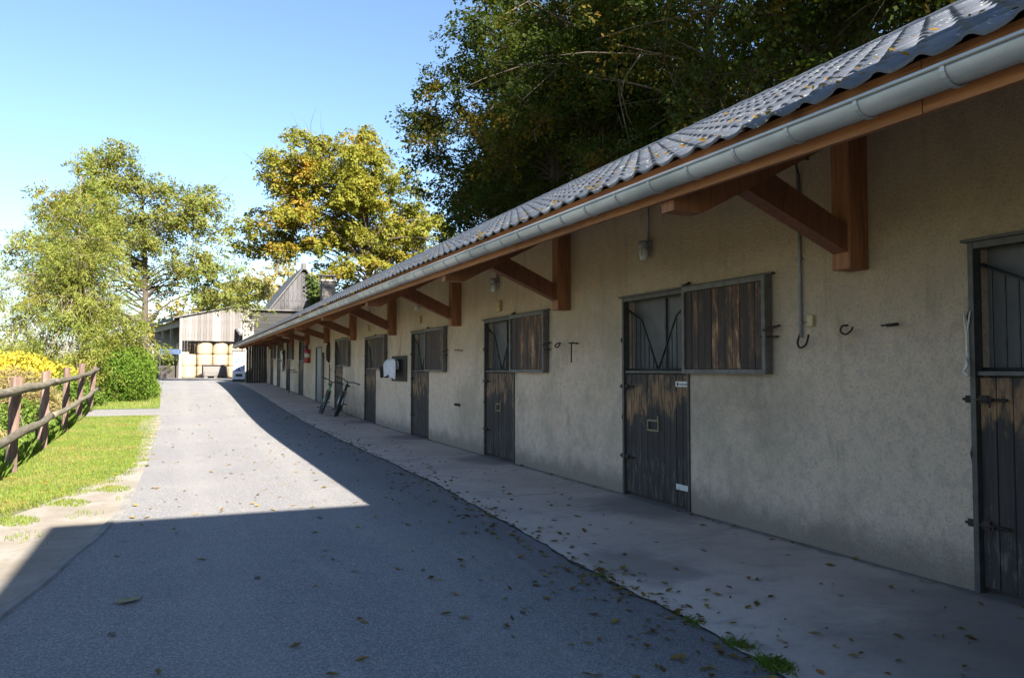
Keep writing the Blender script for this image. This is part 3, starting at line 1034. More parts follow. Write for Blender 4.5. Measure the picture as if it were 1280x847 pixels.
# ------------------------------------------------------------------ small things fixed to the stable wall
def lamp(y, z, label):
    t = thing('wall_lamp', label, 'lamp', (WX - .09, y, z), 'jar lamps along the stable wall')
    top = roof_z(WX - .05, y) - .05
    s = M().tube([(WX - .03, y, z + .12), (WX - .03, y, top)], .012, 8)
    s.build('conduit', 'conduit', t)
    c = M().lathe([(.0, .125), (.05, .12), (.062, .10), (.062, .045), (.05, .04)], 14, (WX - .09, y, z))
    c.box(WX - .06, WX - .003, y - .05, y + .05, z + .05, z + .12)
    c.build('lamp_base', 'conduit', t)
    g = M().lathe([(.048, .04), (.056, .0), (.055, -.05), (.046, -.085), (.025, -.105), (.001, -.11)], 16, (WX - .09, y, z))
    g.build('glass_jar', 'lamp_glass', t)
    gd_ = M()
    for i in range(4):
        a = i * PI / 2 + .5
        gd_.tube([(WX - .09 + .062 * math.cos(a), y + .062 * math.sin(a), z + .04), (WX - .09 + .063 * math.cos(a), y + .063 * math.sin(a), z - .05), (WX - .09 + .02 * math.cos(a), y + .02 * math.sin(a), z - .118)], .003, 5, False)
    gd_.build('wire_guard', 'conduit', t)
lamp(7.64, 2.86, 'jar lamp on grey conduit above the stable door with the white plates')
lamp(12.31, 2.93, 'jar lamp on the wall above the third stable door, over a cream box')
lamp(17.0, 2.94, 'jar lamp on the wall between the third and fourth timber brackets')
lamp(22.0, 3.00, 'small jar lamp above the door next to the bicycles, farthest one seen')

def cream_box(y, z, label):
    b = M().bbox(WX - .055, WX - .002, y - .06, y + .06, z - .085, z + .085, .006)
    o = b.build('junction_box', 'cream', None, origin=(WX, y, z))
    tag(o, label, 'box', 'cream boxes over the doors')
    c = M().bbox(WX - .064, WX - .0555, y - .045, y + .045, z - .03, z + .06, .003)
    c.build('cover', 'cream', o)
cream_box(12.2, 2.57, 'cream box on the wall just above the third stable door')
cream_box(16.92, 2.62, 'cream box on the wall above the door right of the towel rack')
cream_box(22.1, 2.68, 'small cream box on the wall above the door left of the towel rack')

t = thing('cable_conduit', 'long grey cable conduit running down the wall left of the nearest bracket post', 'conduit', (WX, 5.26, 1.75))
M().tube([(WX - .02, 5.26, 1.78), (WX - .02, 5.27, 3.22)], .0145, 8).build('pipe', 'conduit', t)
M().tube([(WX - .02, 5.27, 3.22), (WX - .06, 5.25, 3.30), (WX - .05, 5.20, 3.33), (WX - .02, 5.14, 3.32)], .010, 6).build('cable_end', 'black', t)
cl = M()
for z in (1.9, 2.45, 3.0):
    cl.box(WX - .042, WX - .001, 5.235, 5.285, z, z + .018)
cl.build('clip', 'conduit', t)
def soft(pts, n=5):
    """Catmull-Rom smoothing of a bent rod"""
    P_ = [Vector(p) for p in pts]
    P_ = [P_[0]] + P_ + [P_[-1]]
    out = []
    for i in range(1, len(P_) - 2):
        for j in range(n):
            t_ = j / n
            a_, b_, c_, d_ = P_[i - 1], P_[i], P_[i + 1], P_[i + 2]
            out.append(.5 * (2 * b_ + (c_ - a_) * t_ + (2 * a_ - 5 * b_ + 4 * c_ - d_) * t_ ** 2 + (3 * b_ - a_ - 3 * c_ + d_) * t_ ** 3))
    return out + [P_[-2]]
hk = lambda pts, r=.011: M().tube(soft(pts), r * .8, 8)
tag(hk([(WX - .01, 5.27, 1.84), (WX - .05, 5.27, 1.74), (WX - .07, 5.22, 1.69), (WX - .06, 5.16, 1.72), (WX - .06, 5.13, 1.80)]).build('wall_hook', 'rust', origin=(WX, 5.2, 1.72)),
    'dark iron hook at the foot of the grey conduit under a cream socket', 'hook')
so = M().bbox(WX - .035, WX - .002, 5.11, 5.18, 1.87, 1.97, .005).build('socket', 'cream', origin=(WX, 5.15, 1.9))
tag(so, 'small cream socket on the wall beside the foot of the conduit', 'socket')
tag(hk([(WX, 4.76, 1.86), (WX - .05, 4.77, 1.855), (WX - .08, 4.76, 1.81), (WX - .08, 4.71, 1.785), (WX - .08, 4.655, 1.81), (WX - .08, 4.635, 1.84)], .010).build('wall_hook', 'rust', origin=(WX, 4.7, 1.82)),
    'open dark iron hook on the bare wall below the nearest bracket post', 'hook')
t = M()
t.tube([(WX, 4.28, 1.845), (WX - .09, 4.30, 1.835)], .012, 8)
t.tube([(WX - .09, 4.35, 1.835), (WX - .095, 4.22, 1.842)], .009, 6)
tag(t.build('wall_peg', 'rust', origin=(WX, 4.28, 1.84)), 'short iron peg on the wall between the open hook and the nearest door', 'peg')
st = [(WX - .008, 4.66 - .55 * i / 16, 1.735 - .09 * smooth(i / 9) + .02 * math.sin(i * .6)) for i in range(17)]
tag(M().tube(st, .0022, 5).build('string', 'string', origin=(WX, 4.4, 1.7)), 'thin pale string trailing across the wall under the hook and peg', 'string')
tag(hk([(WX, 9.95, 1.88), (WX - .06, 9.96, 1.87), (WX - .10, 9.93, 1.83), (WX - .10, 9.84, 1.82), (WX - .10, 9.78, 1.87)], .012).build('wall_hook', 'rust', origin=(WX, 9.9, 1.85)),
    'curved iron hook on the wall right beside the third door shutter', 'hook')
t = M()
t.tube([(WX, 9.43, 1.86), (WX - .10, 9.43, 1.86)], .011, 6)
t.tube([(WX - .10, 9.50, 1.865), (WX - .10, 9.36, 1.865)], .012, 6)
t.tube([(WX - .10, 9.43, 1.86), (WX - .10, 9.44, 1.60)], .009, 6)
tag(t.build('wall_peg', 'rust', origin=(WX, 9.43, 1.86)), 'T shaped iron peg on the wall with a bar hanging down', 'peg')
tag(hk([(WX, 14.1, 1.87), (WX - .06, 14.12, 1.87), (WX - .14, 14.2, 1.88)], .012).build('wall_peg', 'rust', origin=(WX, 14.1, 1.87)),
    'straight iron peg on the wall right of the fourth door shutter', 'peg')
t = M()
t.bbox(WX - .03, WX - .001, 14.25, 14.52, .80, .85, .005)
t.tube([(WX - .03, 14.3, .83), (WX - .09, 14.3, .83), (WX - .09, 14.36, .83)], .013, 6)
tag(t.build('tie_ring', 'rust', origin=(WX, 14.4, .83)), 'low rusty tie bracket on the wall right of the fourth door', 'bracket')
t = M()
t.tube([(WX - .03, 3.72, 1.90), (WX - .035, 3.70, 1.75), (WX - .04, 3.70, 1.56)], .006, 6)
t.tube([(WX - .03, 3.67, 1.90), (WX - .035, 3.695, 1.74), (WX - .042, 3.69, 1.56)], .006, 6)
t.tube([(WX - .042, 3.70, 1.58), (WX - .06, 3.68, 1.53), (WX - .045, 3.72, 1.49), (WX - .05, 3.68, 1.46)], .012, 6)
tag(t.build('knotted_cord', 'string', origin=(WX, 3.7, 1.7)), 'white knotted cord hanging on the frame of the nearest door', 'cord')

# towel rack, towel and bucket
t = thing('rack_board', 'grey backing board with rail on the wall between the fourth and fifth doors', 'rack', (WX, 18.6, 1.3))
b = M().bbox(WX - .03, WX - .002, 18.05, 19.45, 1.22, 1.84, .005)
b.build('board', 'dark_board', t)
rl = M()
for y in (18.35, 19.15):
    rl.tube([(WX - .03, y, 1.74), (WX - .24, y, 1.74), (WX - .26, y, 1.82)], .012, 6)
rl.tube([(WX - .20, 18.25, 1.745), (WX - .20, 19.4, 1.745)], .012, 6)
rl.build('rail', 'bar', t)
cv, cf = [], []
NU, NV = 34, 21
for i in range(NU):
    for j in range(NV):
        u_, v_ = i / (NU - 1), j / (NV - 1)
        s_ = v_ - .34
        q_ = smooth(abs(s_) * 5)
        fold = (.030 * math.sin(u_ * 17 + 1) + .018 * math.sin(u_ * 31 + v_ * 3)) * q_
        drop = (.68 + .10 * math.sin(u_ * 4.4 + 2.2)) * abs(s_) if s_ > 0 else .75 * abs(s_)
        x_ = WX - .20 + (-.022 - .035 * q_ if s_ > 0 else .022 + .02 * q_) + fold * (1 if s_ > 0 else .4)
        cv.append((x_, 18.34 + .90 * u_ + .10 * (u_ - .5) * s_, 1.765 - drop))
for i in range(NU - 1):
    for j in range(NV - 1):
        cf.append((i * NV + j, i * NV + j + 1, (i + 1) * NV + j + 1, (i + 1) * NV + j))
tw = M().add(cv, cf, True).build('towel', 'cloth', origin=(WX - .2, 18.7, 1.5), fix=False)
so_ = tw.modifiers.new('thickness', 'SOLIDIFY')
so_.thickness = .008
tag(tw, 'white towel draped over the wall rack between two stable doors', 'towel')
t = thing('feed_bucket', 'black feed bucket hanging beside the white towel', 'bucket', (WX - .2, 19.50, 1.30))
M().lathe([(.0, 0), (.105, 0), (.135, .27), (.142, .275), (.130, .275), (.10, .02), (0, .02)], 18, (WX - .2, 19.5, 1.30)).build('pail', 'black', t)
M().tube([(WX - .2, 19.5 + .138 * math.cos(a), 1.57 + .16 * math.sin(a)) for a in [PI * i / 10 for i in range(11)]], .005, 6).build('handle', 'bar', t)

# fire extinguisher with its white label and hose
y, z = 33.0, 1.78
t = thing('fire_extinguisher', 'red fire extinguisher hung on the wall left of the grey door', 'extinguisher', (WX - .12, y, z))
M().lathe([(.0, 0), (.10, .0), (.112, .03), (.112, .50), (.09, .57), (.035, .61), (.03, .64)], 18, (WX - .12, y, z)).build('cylinder_body', 'red', t)
M().lathe([(.1135, .22), (.1135, .40)], 18, (WX - .12, y, z)).build('label_band', 'white_plate', t)
v = M()
v.bbox(WX - .18, WX - .07, y - .02, y + .02, z + .64, z + .70, .006)
v.tube([(WX - .18, y, z + .67), (WX - .27, y, z + .62), (WX - .27, y - .02, z + .30), (WX - .25, y - .02, z + .02)], .015, 6)
v.build('valve_hose', 'black', t)
# sign above and hook bar below
# black and white cloth at the far wall
t = M()
cv, cf = [], []
for i in range(9):
    for j in range(9):
        u_, v_ = i / 8, j / 8
        cv.append((WX - .10 - .05 * math.sin(u_ * 9 + v_ * 2), 41.2 + .95 * u_ * (1 - .35 * v_), 2.55 - 1.05 * v_ - .18 * abs(u_ - .4)))
for i in range(8):
    for j in range(8):
        cf.append((i * 9 + j, i * 9 + j + 1, i * 9 + j + 10, i * 9 + j + 9))
m, nt, b = new_mat('piebald_cloth')
k = NB(nt)
k.l(k.ramp(k.noise(k.coord(), 3.1, 2, .5, .6), [(.40, (.03, .03, .032)), (.44, (.66, .66, .66))]), b.inputs['Base Color'])
b.inputs['Roughness'].default_value = .9
MAT['piebald'] = m
o = t.add(cv, cf, True).build('horse_rug', 'piebald', origin=(WX, 41.5, 2), fix=False)
o.modifiers.new('thickness', 'SOLIDIFY').thickness = .012
tag(o, 'black and white rug hung on the far stretch of stable wall', 'rug')
# coiled halter and pipes near the grey door
t = thing('rope_halter', 'brown rope halter coiled on a peg right of the grey door', 'halter', (WX - .05, 28.45, 2.2))
h = M()
for i in range(4):
    pts = [(WX - .04 - .02 * i, 28.45 + (.17 - .02 * i) * math.sin(a), 2.12 + (.36 - .03 * i) * math.cos(a)) for a in [2 * PI * j / 16 for j in range(17)]]
    h.tube(pts, .018, 6, False)
h.build('rope', 'rust', t)
M().tube([(WX, 28.45, 2.46), (WX - .14, 28.45, 2.47)], .014, 6).build('peg', 'bar', t)
for y, z0, z1, r, lab in ((29.55, .25, 2.15, .030, 'dark thin downpipe on the wall beside the grey door'), (28.2, .45, 1.7, .018, 'narrow brown pole leaning on the wall below the coiled halter')):
    p = M().tube([(WX - .05, y, z0), (WX - .05, y + .02, z1)], r, 8)
    p.box(WX - .05, WX - .001, y - .03, y + .03, z1 - .2, z1 - .17)
    tag(p.build('wall_pipe', 'rust' if r < .02 else 'bar', origin=(WX, y, z0)), lab, 'pipe')
t = M()
t.box(WX - .32, WX - .3, 37.3, 37.33, G(37), G(37) + 1.1)
t.tube([(WX - .01, 37.5, G(37) + 1.05), (WX - .35, 37.5, G(37) + 1.05), (WX - .35, 37.5, G(37) + .1)], .022, 8)
t.tube([(WX - .01, 36.9, G(37) + .95), (WX - .35, 36.9, G(37) + .95), (WX - .35, 36.9, G(37) + .0)], .022, 8)
t.tube([(WX - .35, 36.9, G(37) + .95), (WX - .35, 37.5, G(37) + 1.05)], .02, 8)
tag(t.build('saddle_stand', 'bar', origin=(WX, 37.2, G(37))), 'dark metal stand against the wall beyond the grey door', 'stand')

# ------------------------------------------------------------------ bicycles
def bicycle(name, label, frame_mat, loc, yaw, lean, steer, scale=1.0, bar_w=.36):
    """local x forward, y sideways, z up; the ground line lies under both wheels"""
    t = thing(name, label, 'bicycle', (0, 0, 0))
    rw = .34
    rear, front = Vector((-.52, 0, rw)), Vector((.55, 0, rw))
    bb, seat, head, headlow = Vector((-.08, 0, .30)), Vector((-.25, 0, .80)), Vector((.32, 0, .88)), Vector((.36, 0, .76))
    f = M()
    f.tube([bb, headlow], .032, 8)
    f.tube([seat, head], .026, 8)
    f.tube([bb, seat + (seat - bb) * .1], .018, 8)
    f.tube([headlow - Vector((-.012, 0, .03)), head + Vector((-.012, 0, .04))], .026, 8)
    for s in (-1, 1):
        f.tube([bb + Vector((0, s * .03, 0)), rear + Vector((0, s * .065, 0))], .011, 6)
        f.tube([seat + Vector((0, s * .02, -.06)), rear + Vector((0, s * .065, 0))], .010, 6)
    f.build('frame', frame_mat, t)
    fk = M()
    for s in (-1, 1):
        fk.tube([headlow + Vector((.01, s * .05, -.02)), front + Vector((0, s * .058, 0))], [.026, .020], 8)
    fk.tube([headlow + Vector((.01, -.06, -.02)), headlow + Vector((.01, .06, -.02))], .022, 8)
    fk.build('fork', 'alu', t)
    for c in (rear, front):
        w = M()
        n = 28
        w.tube([c + Vector((rw * .93 * math.cos(2 * PI * i / n), 0, rw * .93 * math.sin(2 * PI * i / n))) for i in range(n + 1)], .033, 8, False)
        wh = w.build('wheel', 'black', t)
        rm_ = M()
        rm_.tube([c + Vector((rw * .83 * math.cos(2 * PI * i / n), 0, rw * .83 * math.sin(2 * PI * i / n))) for i in range(n + 1)], .011, 6, False)
        for i in range(14):
            a = 2 * PI * i / 14
            rm_.tube([c + Vector((0, .025 * (-1) ** i, 0)), c + Vector((rw * .83 * math.cos(a), 0, rw * .83 * math.sin(a)))], .0022, 4, False)
        rm_.build('rim', 'alu', wh)
        M().tube([c + Vector((0, -.05, 0)), c + Vector((0, .05, 0))], .022, 10).build('hub', 'bar', wh)
    hb = M()
    st_ = head + Vector((.0, 0, .08))
    bc = st_ + Vector((.06, 0, .05))
    sd, cd = math.sin(steer), math.cos(steer)
    hb.tube([head + Vector((-.01, 0, .03)), st_, bc], .017, 8)
    hb.tube([bc + Vector((-sd * q - .05 * (abs(q) > .2), cd * q, .04 * (abs(q) > .12))) for q in (-bar_w, -.15, -.05, .05, .15, bar_w)], .014, 8)
    h_ = hb.build('handlebar', 'black', t)
    gp = M()
    for s in (-1, 1):
        q0, q1 = s * (bar_w - .13), s * (bar_w + .005)
        gp.tube([bc + Vector((-sd * q - .05, cd * q, .04)) for q in (q0, q1)], .021, 8)
    gp.build('grip', 'black', h_)
    sa = M()
    sp_ = seat + (seat - bb) * .28
    sa.tube([seat, sp_], .014, 8)
    sa.build('seat_post', 'alu', t)
    sd_ = M()
    prof_ = [(-.14, .075), (-.10, .085), (-.02, .05), (.06, .025), (.13, .018)]
    vs_ = []
    for x, w in prof_:
        vs_ += [sp_ + Vector((x, -w, .0)), sp_ + Vector((x, -w * .6, .035)), sp_ + Vector((x, w * .6, .035)), sp_ + Vector((x, w, .0)), sp_ + Vector((x, 0, -.025))]
    fs_ = [(5 * i + j, 5 * i + (j + 1) % 5, 5 * i + 5 + (j + 1) % 5, 5 * i + 5 + j) for i in range(4) for j in range(5)] + [(0, 1, 2, 3, 4), (24, 23, 22, 21, 20)]
    sd_.add(vs_, fs_, True).build('saddle', 'black', t)
    cr = M()
    cr.lathe([(.0, -.004), (.085, -.004), (.085, .004), (.0, .004)], 20, bb + Vector((0, -.05, 0)), axis=(0, 1, 0))
    cr.tube([bb + Vector((0, -.07, 0)), bb + Vector((.12, -.07, -.12))], .011, 6)
    cr.tube([bb + Vector((0, .07, 0)), bb + Vector((-.12, .07, .12))], .011, 6)
    cr.build('crankset', 'bar', t)
    pe = M()
    pe.box(bb.x + .07, bb.x + .17, -.17, -.08, bb.z - .135, bb.z - .11)
    pe.box(bb.x - .17, bb.x - .07, .08, .17, bb.z + .11, bb.z + .135)
    pe.build('pedal', 'black', t)
    t.rotation_mode = 'XYZ'
    t.matrix_world = Matrix.Translation(loc) @ Matrix.Rotation(lean, 4, Vector((0, 1, 0))) @ Matrix.Rotation(yaw, 4, 'Z') @ Matrix.Diagonal((scale, scale, scale, 1))
    return t
bicycle('bicycle', 'dark mountain bicycle with wide black handlebar leaning on the stable wall, nearer one', 'bar', (4.36, 23.75, G(23.6) + .01), R(-103), R(20), R(4), 1.08, .38)
bicycle('bicycle', 'bright green framed bicycle leaning behind the dark bicycle', 'green_frame', (4.13, 25.1, G(25.0) + .01), R(-97), R(19), R(-8), 1.04, .33)

# ------------------------------------------------------------------ fence
fx = lambda y: lerp_table([(5, -2.10), (13.5, -2.26), (17.35, -2.39), (21.3, -2.48), (24.7, -2.55), (30, -2.62)], y)
fence = thing('wooden_fence', 'rustic two rail fence of red brown posts and grey poles along the lawn', 'fence', (-2.4, 17, 0))
for y, h, lean, wd in ((9.6, 1.40, .02, .15), (13.5, 1.42, .045, .16), (17.35, 1.50, .03, .17), (21.35, 1.54, .02, .15), (24.7, 1.60, .05, .16), (28.2, 1.45, .09, .14)):
    p = M()
    x, z = fx(y), ground_z(fx(y), y)
    n, rows = 8, 7
    vs, fs = [], []
    for i in range(rows):
        q = i / (rows - 1)
        for j in range(n):
            a = 2 * PI * j / n + .4
            rr = wd / 2 * (1.05 if j % 2 else .95) * (1 + .10 * math.sin(7 * q + j * 1.9 + y))
            zz = z - .15 + (h + .15) * q + (random.uniform(-.025, .025) if i == rows - 1 else 0)
            vs.append((x + lean * q * h + rr * math.cos(a), y + rr * .9 * math.sin(a) + .03 * math.sin(q * 4 + y), zz))
    for i in range(rows - 1):
        for j in range(n):
            fs.append((i * n + j, i * n + (j + 1) % n, (i + 1) * n + (j + 1) % n, (i + 1) * n + j))
    fs.append(tuple((rows - 1) * n + j for j in range(n)))
    p.add(vs, fs, False).build('post', 'fence_post', fence, origin=(x, y, z))
def rail(y0, y1, h0, h1, r, dx, sag):
    pts = []
    for i in range(13):
        q = i / 12
        y = y0 + (y1 - y0) * q
        pts.append((fx(y) + dx + .02 * math.sin(y * 1.3), y, G(y) * 1.0 + h0 + (h1 - h0) * q - sag * math.sin(PI * q) + .012 * math.sin(y * 1.9)))
    M().tube(pts, [r * (1 + .10 * math.sin(i * 1.7)) for i in range(13)], 9).build('rail', 'fence_rail', fence, origin=(pts[6][0], pts[6][1], pts[6][2]))
rail(5.5, 18.3, 1.14, 1.25, .068, .135, .0)
rail(17.6, 29.6, 1.27, 1.30, .062, .150, .02)
rail(5.5, 18.0, .50, .60, .064, .135, .0)
rail(17.5, 29.4, .60, .66, .060, .150, .02)

# ------------------------------------------------------------------ hay barn with bales
BO = Vector((0.02, 72, .82))
BA = R(10)
def bl(x, y, z=0):              # barn-local to world
    return Vector((BO.x + x * math.cos(BA) - y * math.sin(BA), BO.y + x * math.sin(BA) + y * math.cos(BA), BO.z + z))
barn = thing('hay_barn', 'open fronted hay barn clad in silver grey boards at the end of the road', 'barn', BO)
def roofline(x): return 5.15 + x * .235 if x < 4.9 else 6.30 - (x - 4.9) * .30
X = 0.0
while X < 8.2:
    w = .24
    b = M()
    p0, p1 = X, X + w - .012
    d = random.uniform(0, .018)
    b.prism([(p0, 3.16 + random.uniform(-.02, .02)), (p1, 3.16), (p1, roofline(p1)), (p0, roofline(p0))], -.05 - d, -.02 - d)
    bm_ = M()
    bm_.v = [(q[0] + BO.x, q[1] + BO.y, q[2] + BO.z) for q in b.v]
    bm_.f, bm_.sm = b.f, b.sm
    bm_.build('plank', 'grey_board', barn, origin=(BO.x + X, BO.y, BO.z + 3.16))
    X += w
def bpart(name, mat, fn):
    m_ = M()
    fn(m_)
    m_.v = [(q[0] + BO.x, q[1] + BO.y, q[2] + BO.z) for q in m_.v]
    return m_.build(name, mat, barn)
bpart('corner_post', 'grey_board', lambda m: m.box(-.02, .20, -.10, .12, -.3, 5.1))
for yy in (4.4, 8.8, 13):
    bpart('post', 'old_board', lambda m: m.box(.0, .2, yy - .1, yy + .1, -.3, 4.9))
bpart('side_beam', 'old_board', lambda m: m.box(-.02, .14, .13, 13.2, 4.35, 4.95))
bpart('back_wall', 'old_board', lambda m: m.prism([(0.21, -.2), (9, -.2), (9, 5.0), (4.9, 6.1), (.21, 5.1)], 12.9, 13.1))
bpart('inner_wall', 'old_board', lambda m: [m.box(.3 + i * .26, .3 + i * .26 + .24, 1.55, 1.6, -.2, 4.6) for i in range(3)])
bpart('roof', 'dark_roof', lambda m: [m.prism([(-.55, 5.02), (4.9, 6.32), (9.0, 5.08), (9.0, 5.20), (4.9, 6.44), (-.55, 5.14)], -.28, 13.5)])
bpart('verge_board', 'grey_board', lambda m: m.prism([(-.55, 4.86), (-.5, 4.86), (-.5, 5.015), (-.55, 5.015)], -.28, 13.5))
barn.rotation_euler = (0, 0, BA)

def bale(x, y, tier, label):
    p = bl(x, y, tier * 1.01)
    m = M()
    r, h = .64, 1.0
    n = 22
    prof = [(.0, .0), (r * .93, .0), (r, .06), (r * 1.01, .3), (r, .5), (r * 1.01, .7), (r, .94), (r * .93, 1.0), (.3, 1.005), (0, 1.0)]
    m.lathe([(a, b * h) for a, b in prof], n, p)
    m.v = [(q[0] + random.uniform(-.012, .012), q[1] + random.uniform(-.012, .012), q[2]) for q in m.v]
    o = m.build('straw_bale', 'straw', origin=p)
    tag(o, label, 'bale', 'round straw bales in the hay barn')
    nt_ = M()
    for i in range(4):
        z = p.z + .18 + .2 * i
        nt_.tube([(p.x + (r + .012) * math.cos(2 * PI * j / 18), p.y + (r + .012) * math.sin(2 * PI * j / 18), z) for j in range(19)], .006, 4, False)
    nt_.build('twine', 'string', o)
COLS = [(.86, .75, 2, 'left hand column beside the corner post'), (2.20, .78, 3, 'second column from the corner post'), (3.50, .80, 3, 'third column, behind the right of the pale crate'), (4.80, .82, 3, 'column in the slanting shadow right of the crate')]
TN = ['lowest straw bale', 'middle straw bale', 'topmost straw bale']
for x, y, n, lab in COLS:
    for t_ in range(n):
        nm = TN[t_] if n == 3 else ('lower straw bale', 'upper straw bale')[t_]
        bale(x, y, t_, f'{nm} of the {lab}')
for t_ in range(3):
    bale(.95, 3.2, t_, f'{TN[t_]} seen in shade through the open barn side')
    bale(2.4, 3.4, t_, f'{TN[t_]} in the second row behind, deep inside the barn')

# pale crate on runners in front of the bales
c0 = bl(2.55, -1.7)
t = thing('feed_crate', 'pale wooden feed crate with sloping front on runners before the straw bales', 'crate', c0)
def cpart(name, mat, fn, org=None):
    m_ = M()
    fn(m_)
    m_.v = [(q[0] + c0.x, q[1] + c0.y, q[2] + c0.z) for q in m_.v]
    return m_.build(name, mat, t)
cpart('front_panel', 'grey_board', lambda m: m.prism([(-.30, .30), (-.27, .30), (-.02, .98), (-.05, .98)], -.92, .92, 'yz'))
cpart('lower_panel', 'grey_board', lambda m: m.box(-.90, .90, -.34, -.305, .16, .52))
cpart('side_panel', 'grey_board', lambda m: m.prism([(-.29, .17), (.6, .17), (.6, 1.0), (-.03, 1.0)], -.955, -.925, 'yz'))
cpart('side_panel', 'grey_board', lambda m: m.prism([(-.29, .17), (.6, .17), (.6, 1.0), (-.03, 1.0)], .925, .955, 'yz'))
cpart('back_panel', 'grey_board', lambda m: m.box(-.92, .92, .56, .6, .17, 1.08))
cpart('lid', 'grey_board', lambda m: m.box(-.96, .96, -.06, .62, 1.085, 1.12))
cpart('base', 'grey_board', lambda m: m.box(-.92, .92, -.26, .55, .12, .165))
for x in (-.8, 0, .8):
    cpart('runner', 'grey_board', lambda m: m.box(x - .14, x + .14, -.36, .58, -.01, .118))
t.rotation_euler = (0, 0, BA)

# lean-to canopy with a pale roof light on the barn front
cp = bl(5.35, -.15, 3.35)
t = thing('canopy', 'small dark canopy with a pale roof light on the barn front beside the stable roof', 'canopy', cp)
m_ = M().prism([(-.06, .95), (-1.5, .45), (-1.5, .33), (-.06, .83)], -.85, 1.1, 'yz')
m_.v = [(q[0] + cp.x, q[1] + cp.y, q[2] + cp.z) for q in m_.v]
m_.build('roof', 'dark_roof', t)
m_ = M().prism([(-.25, .90), (-1.3, .535), (-1.3, .52), (-.25, .885)], -.65, .75, 'yz')
m_.v = [(q[0] + cp.x, q[1] + cp.y, q[2] + cp.z + .012) for q in m_.v]
m_.build('roof_light', 'white_plate', t)
m_ = M()
for x in (-.7, .95):
    m_.beam((x, -1.4, .33), (x, -.06, -.55), .09, .09)
m_.v = [(q[0] + cp.x, q[1] + cp.y, q[2] + cp.z) for q in m_.v]
m_.build('strut', 'dark_board', t)
t.rotation_euler = (0, 0, BA)

# blue sheet lean-to on the left of the barn
bp = bl(-.9, -1.0, 0)
t = thing('lean_to', 'low lean-to with a blue sheet roof at the open left side of the barn', 'shelter', bp)
m_ = M()
for i in range(9):
    x0 = bp.x - .85 + i * .19
    m_.prism([(x0, bp.z + 2.15 + .0), (x0 + .095, bp.z + 2.19), (x0 + .19, bp.z + 2.15), (x0 + .19, bp.z + 2.13), (x0 + .095, bp.z + 2.17), (x0, bp.z + 2.13)], bp.y - .8, bp.y + 1.2)
m_.v = [(q[0], q[1], q[2] + (q[1] - bp.y) * .22) for q in m_.v]
m_.build('sheet_roof', 'blue_tin', t)
for x in (-.75, .75):
    for y in (-.7, 1.0):
        M().box(bp.x + x - .05, bp.x + x + .05, bp.y + y - .05, bp.y + y + .05, bp.z - .3, bp.z + 2.1 + y * .22).build('post', 'old_board', t)
M().box(bp.x - .8, bp.x + .8, bp.y + .8, bp.y + .85, bp.z - .1, bp.z + 1.5).build('back_panel', 'dark_board', t)

# printed cabinet and pale brick pillar past the end of the stable
g = .80
t = thing('vending_cabinet', 'pale blue cabinet with a dark blue mottled print beside the brick pillar', 'cabinet', (3.62, 54.0, g))
m, nt, b = new_mat('mottled_print')
k = NB(nt)
k.l(k.ramp(k.noise(k.coord(), 3.6, 4, .6, .8), [(.44, (.06, .09, .26)), (.52, (.26, .31, .50)), (.58, (.58, .61, .70))]), b.inputs['Base Color'])
b.inputs['Roughness'].default_value = .35
MAT['print'] = m
M().bbox(3.24, 3.98, 53.75, 54.45, g + .08, g + 1.88, .02).build('case', 'cabinet', t)
M().bbox(3.30, 3.92, 53.725, 53.748, g + .62, g + 1.74, .006).build('front_print', 'print', t)
M().bbox(3.40, 3.82, 53.725, 53.748, g + .26, g + .44, .006).build('tray', 'black', t)
M().box(3.22, 4.0, 53.78, 54.43, g - .05, g + .078).build('plinth', 'bar', t)
M().bbox(3.21, 4.01, 53.70, 54.5, g + 1.885, g + 1.95, .01).build('top', 'bar', t)

pil = thing('brick_pillar', 'tall pale brick pillar with a rounded hood past the end of the stable', 'pillar', (4.25, 55.2, g))
zc = g - .1
row = 0
MB_ = M()
while zc < 4.75:
    for i in range(2):
        for s in range(4):
            pass
    hh = .17
    off = .0 if row % 2 else .16
    for (xa, xb) in (((3.90, 4.22), (4.232, 4.60)) if row % 2 else ((3.90, 4.38), (4.392, 4.60))):
        d = random.uniform(-.006, .006)
        q = M().bbox(xa, xb, 54.9 + d, 55.5 + d, zc, zc + hh - .012, .008)
        q.build('brick', 'stone', pil, origin=((xa + xb) / 2, 55.2, zc))
    zc += hh
    row += 1
M().box(3.915, 4.585, 54.915, 55.485, g - .1, zc).build('mortar', 'plaster', pil)
M().prism([(3.8, zc), (4.7, zc), (4.66, zc + .07), (3.84, zc + .07)], 54.8, 55.6).build('cap', 'plaster', pil)

# tarred shed and old gable barn behind the stable roof
t = thing('tarred_shed', 'low dark boarded shed roof line between the hay barn and the old gable', 'shed', (6.8, 61, .8))
for i in range(20):
    z = .7 + i * .26
    M().box(4.9, 9.2, 60.0 + .012 * (i % 2), 60.05 + .012 * (i % 2), z, z + .25).build('plank', 'black_board', t, origin=(7, 60, z))
M().box(4.95, 9.15, 60.08, 63.5, .4, 5.8).build('wall', 'dark_board', t)
M().prism([(59.75, 5.86), (63.8, 6.1), (63.8, 6.2), (59.75, 5.96)], 4.75, 9.3, 'yz').build('roof', 'dark_roof', t)

